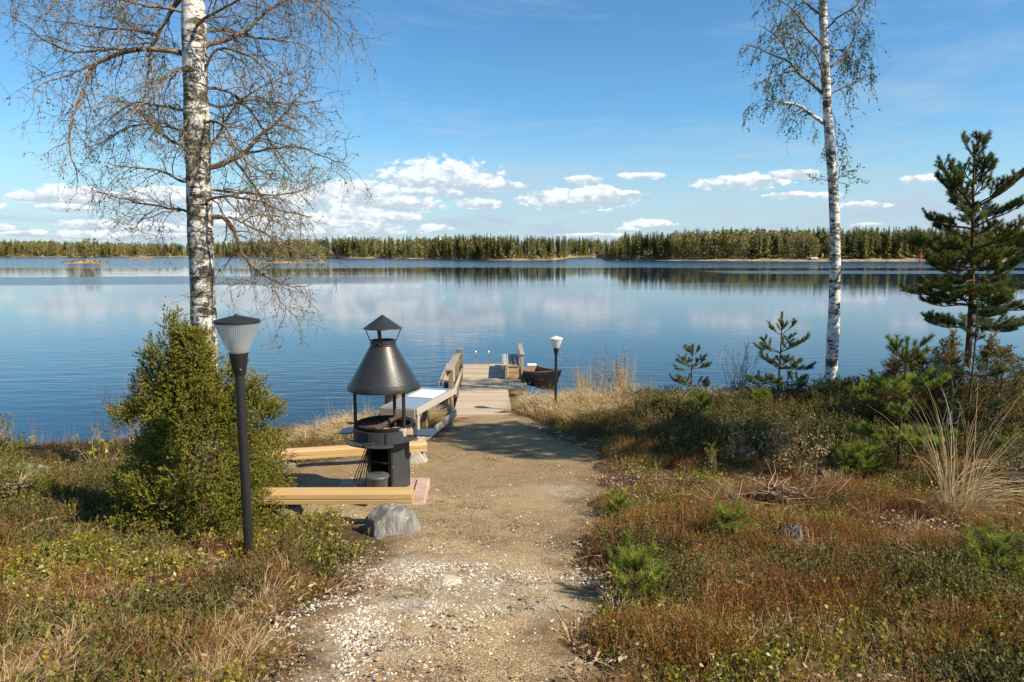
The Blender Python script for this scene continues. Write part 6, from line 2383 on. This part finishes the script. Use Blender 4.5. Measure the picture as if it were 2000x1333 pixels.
heaths = [proto_heath(300 + i) for i in range(5)]
x, y, rg = candidates(26000, 401)
e = -pathmask(x, y)
dens = np.clip(e * 5 + 0.15 + (fbm(x * 5, y * 5, 221, 2) - 0.5) * 0.7, 0, 1) * np.clip(1.15 - 0.35 * zone_blond(x, y) - 0.4 * zone_dark(x, y) - 0.3 * zone_green(x, y), 0.12, 1)
bare = fbm(x * 2.1, y * 2.1, 231, 3)
dens *= np.clip((bare - 0.40 - 0.05 * ((y < 4.2) & (np.abs(x) < 2.4))) * 7, 0.10, 1)
k = (rg.random(len(x)) < dens) & onland(x, y) & structures(x, y) & (e > -0.06)
x, y = x[k], y[k]
tall = 0.22 + 1.05 * fbm(x * 1.5, y * 1.5, 241, 3) + 0.02 * y
sc = tall * rg.uniform(0.75, 1.2, len(x)) * np.clip(0.5 + (-pathmask(x, y)) * 1.6, 0.5, 1)
scatter("heath_cover", "rust and olive heather covering the slope either side of the path", heaths, place(x, y), np.stack([sc * 1.1, sc * 1.1, sc], -1), seed=1)

lingons = [proto_leafy(330 + i, M['lingon'], 0.026, 0.016, 0.15, name="lingonberry_clump") for i in range(4)]
x, y, rg = candidates(15000, 402)
e = -pathmask(x, y)
k = (rg.random(len(x)) < zone_green(x, y) * 0.9 * np.clip(e * 3, 0, 1)) & onland(x, y) & structures(x, y) & (e > 0.03)
x, y = x[k], y[k]
scatter("lingonberry_cover", "yellow-green lingonberry leaves among the heather", lingons, place(x, y), rg.uniform(0.6, 1.1, len(x)) * (1 + 0.02 * y), seed=2)

bils = [proto_leafy(340 + i, M['bilberry'], 0.017, 0.011, 0.20, n=22, per=13, name="bilberry_clump") for i in range(4)]
x, y, rg = candidates(17000, 403)
e = -pathmask(x, y)
k = (rg.random(len(x)) < zone_dark(x, y) * np.clip(e * 2, 0, 1)) & onland(x, y) & structures(x, y) & (e > 0.05)
x, y = x[k], y[k]
hgt = np.where((x > 2.5) & (y > 9), 1.5, np.where((x < -3.4) & (y > 8.5), 0.65, 1.0))
scatter("bilberry_cover", "dark green bilberry shrubs on the mound and shaded heath", bils, place(x, y), rg.uniform(0.8, 1.4, len(x)) * hgt, seed=3)

grasses = [proto_grass(350 + i, 0.24, 34, 0.7, 1.0, M['straw'], 0.0035) for i in range(4)]
x, y, rg = candidates(9000, 404)
e = -pathmask(x, y)
k = (rg.random(len(x)) < (zone_blond(x, y) * np.where(x > 0, 0.34, np.where(y < 4.4, 0.6, 0.25)) + 0.05) * np.clip(e * 3 + 0.1, 0, 1)) & onland(x, y) & structures(x, y) & (e > -0.1)
x, y = x[k], y[k]
scatter("dry_grass", "straw-coloured dry grass scattered through the heather", grasses, place(x, y), rg.uniform(0.45, 1.05, len(x)), seed=4)

greens = [proto_grass(355 + i, 0.17, 22, 0.5, 0.7, M['greengrass'], 0.0035) for i in range(3)]
x, y, rg = candidates(5000, 405)
e = -pathmask(x, y)
k = (rg.random(len(x)) < 0.30 * np.clip(fbm(x * 1.5, y * 1.5, 251, 3) * 4 - 1.7, 0, 1)) & onland(x, y) & structures(x, y) & (e > 0.0)
x, y = x[k], y[k]
scatter("green_grass", "thin tufts of fresh green grass in the heath", greens, place(x, y), rg.uniform(0.5, 1.2, len(x)), seed=5)

litters = [proto_litter(360 + i) for i in range(5)]
x, y, rg = candidates(11000, 406)
e = -pathmask(x, y)
k = (rg.random(len(x)) < np.clip(0.30 + e * 2.2, 0.03, 0.85)) & onland(x, y) & structures(x, y)
x, y = x[k], y[k]
scatter("leaf_litter", "dead leaves and twig scraps on the ground", litters, place(x, y, 0.012), rg.uniform(0.7, 1.4, len(x)), seed=6, tilt=0.08)

# shore: dry reed grass and hay
hay = [proto_grass(370 + i, 0.62, 46, 1.0, 1.5, M['straw'], 0.006, 0.12, "hay_clump") for i in range(4)]
x, y, rg = candidates(7000, 407, 9.0, 18.0)
h_ = G(x, y)
band = (h_ > -0.08) & (h_ < 0.52 + 0.25 * fbm(x * 0.5, y * 0.5, 261, 2))
band |= (x > -0.1) & (x < 4.4) & (y > 12.6) & (y < 16.6)
band |= (x > -4.2) & (x < -1.9) & (y > 10.6) & (y < 15.5)
k = (rg.random(len(x)) < 0.8) & band & structures(x, y) & (pathmask(x, y) < -0.15) & ~((x > -2.3) & (x < -0.8) & (y > 10.4) & (y < 12.5)) & (x < 5.2)
x, y = x[k], y[k]
sq = rg.uniform(0.5, 1.0, len(x)) * np.where((x > 0.1) & (x < 4.0) & (y > 13.8), 1.25, np.where(x < -3.6, 0.42, 1))
scatter("shore_hay", "matted pale dry grass along the waterline", hay, place(x, y), np.stack([sq, sq, sq * 0.8], -1), seed=7)

reeds = [proto_grass(380 + i, 1.15, 22, 0.10, 0.22, M['straw'], 0.006, 0.14, "reed_clump") for i in range(4)]
rg = np.random.default_rng(408)
P = []
for (px0, px1, y0, y1, n, s0) in ((1130, 1290, 14.6, 16.4, 46, 0.95), (1290, 1420, 14.5, 15.6, 7, 0.6), (645, 745, 11.8, 14.2, 12, 0.55), (0, 330, 12.2, 14.0, 22, 0.6), (1040, 1130, 15.6, 16.6, 12, 0.65), (-150, 0, 12, 13.5, 12, 0.6)):
    for i in range(n):
        p = onground(rg.uniform(px0, px1), rg.uniform(y0, y1))
        P.append((p.x, p.y, max(p.z, -0.15), s0 * rg.uniform(0.6, 1.15) * (0.8 if px0 > 1120 and p.x > 3.0 else 1)))
P = np.array(P)
scatter("reeds", "upright dry reeds standing at the water's edge", reeds, P[:, :3], P[:, 3], seed=8, tilt=0.08)

# young yellow leaves on the shoots at left
rg = np.random.default_rng(409)
yl = MB()
q = onground(195, 8.6)
P = np.array([q.x, q.y, q.z + 0.35]) + rg.normal(size=(70, 3)) * np.array([0.14, 0.1, 0.17])
tri_fan(yl, P, 0, 0.045, rg.random(70) * 0.4 + 0.5, 0, rg)
yo = yl.build("leaves", M['lingon'])
shoot = [o for o in COL.objects if o.name.startswith("birch_shoot")][0]
yo.parent = shoot
yo.matrix_parent_inverse = Matrix.Translation(-Vector(shoot.location))

# gravel: white chips and darker grit
stones = [proto_stone(390 + i) for i in range(6)]
rg = np.random.default_rng(410)
GP = []
for (px, py, sx, sy, cnt, an, lo) in ((830, 1112, 0.34, 0.20, 5600, 0.1, 0.36), (965, 1140, 0.30, 0.20, 4200, 0.1, 0.42), (790, 1190, 0.26, 0.22, 5200, 0.4, 0.38), (725, 1255, 0.24, 0.20, 4600, 0.5, 0.40), (610, 1305, 0.20, 0.20, 3000, 0.6, 0.42),
                                      (1095, 962, 0.20, 0.22, 700, 0, 0.44), (1140, 1110, 0.20, 0.35, 900, 0, 0.48), (650, 1170, 0.28, 0.25, 900, 0, 0.5), (940, 970, 0.4, 0.3, 500, 0, 0.5), (880, 1050, 0.4, 0.3, 700, 0, 0.5),
                                      (1010, 843, 0.3, 0.25, 200, 0, 0.5), (1040, 1180, 0.35, 0.2, 1200, 0, 0.46), (560, 1270, 0.2, 0.3, 500, 0, 0.5)):
    q = gat(px, py)
    u, v_ = rg.normal(size=cnt) * sx, rg.normal(size=cnt) * sy
    xx, yy2 = q.x + u * math.cos(an) - v_ * math.sin(an), q.y + u * math.sin(an) + v_ * math.cos(an)
    kk = fbm(xx * 4.5, yy2 * 4.5, 271, 4) > lo + 0.05 * rg.normal(size=cnt)
    GP.append(np.stack([xx[kk], yy2[kk]], -1))
n = 5200
yy2 = 2.2 * (13.0 / 2.2) ** rg.random(n)
GP.append(np.stack([rg.uniform(-3.2, 1.6, n), yy2], -1))
GP = np.concatenate(GP)
x, y = GP[:, 0], GP[:, 1]
k = (pathmask(x, y) > -0.04) & (y > 2)
x, y = x[k], y[k]
sz = 0.006 + 0.023 * rg.random(len(x)) ** 3.4
scatter("path_gravel", "white and grey stone chips strewn over the path", stones, place(x, y, 0.010), sz, seed=9, tilt=0.4)
rg = np.random.default_rng(411)
n = 9000
y = 2.2 * (14.0 / 2.2) ** rg.random(n)
x = rg.uniform(-3.4, 1.6, n)
k = (pathmask(x, y) > 0) & (rg.random(n) < 0.8)
scraps = [proto_litter(395 + i) for i in range(3)]
k2 = k & (fbm(x * 2.2, y * 2.2, 281, 3) > 0.5) & (rg.random(n) < 0.22)
scatter("path_litter", "dead leaves and bits of straw lying on the path", scraps, place(x[k2], y[k2], 0.008), rg.uniform(0.4, 0.8, k2.sum()), seed=10, tilt=0.05)
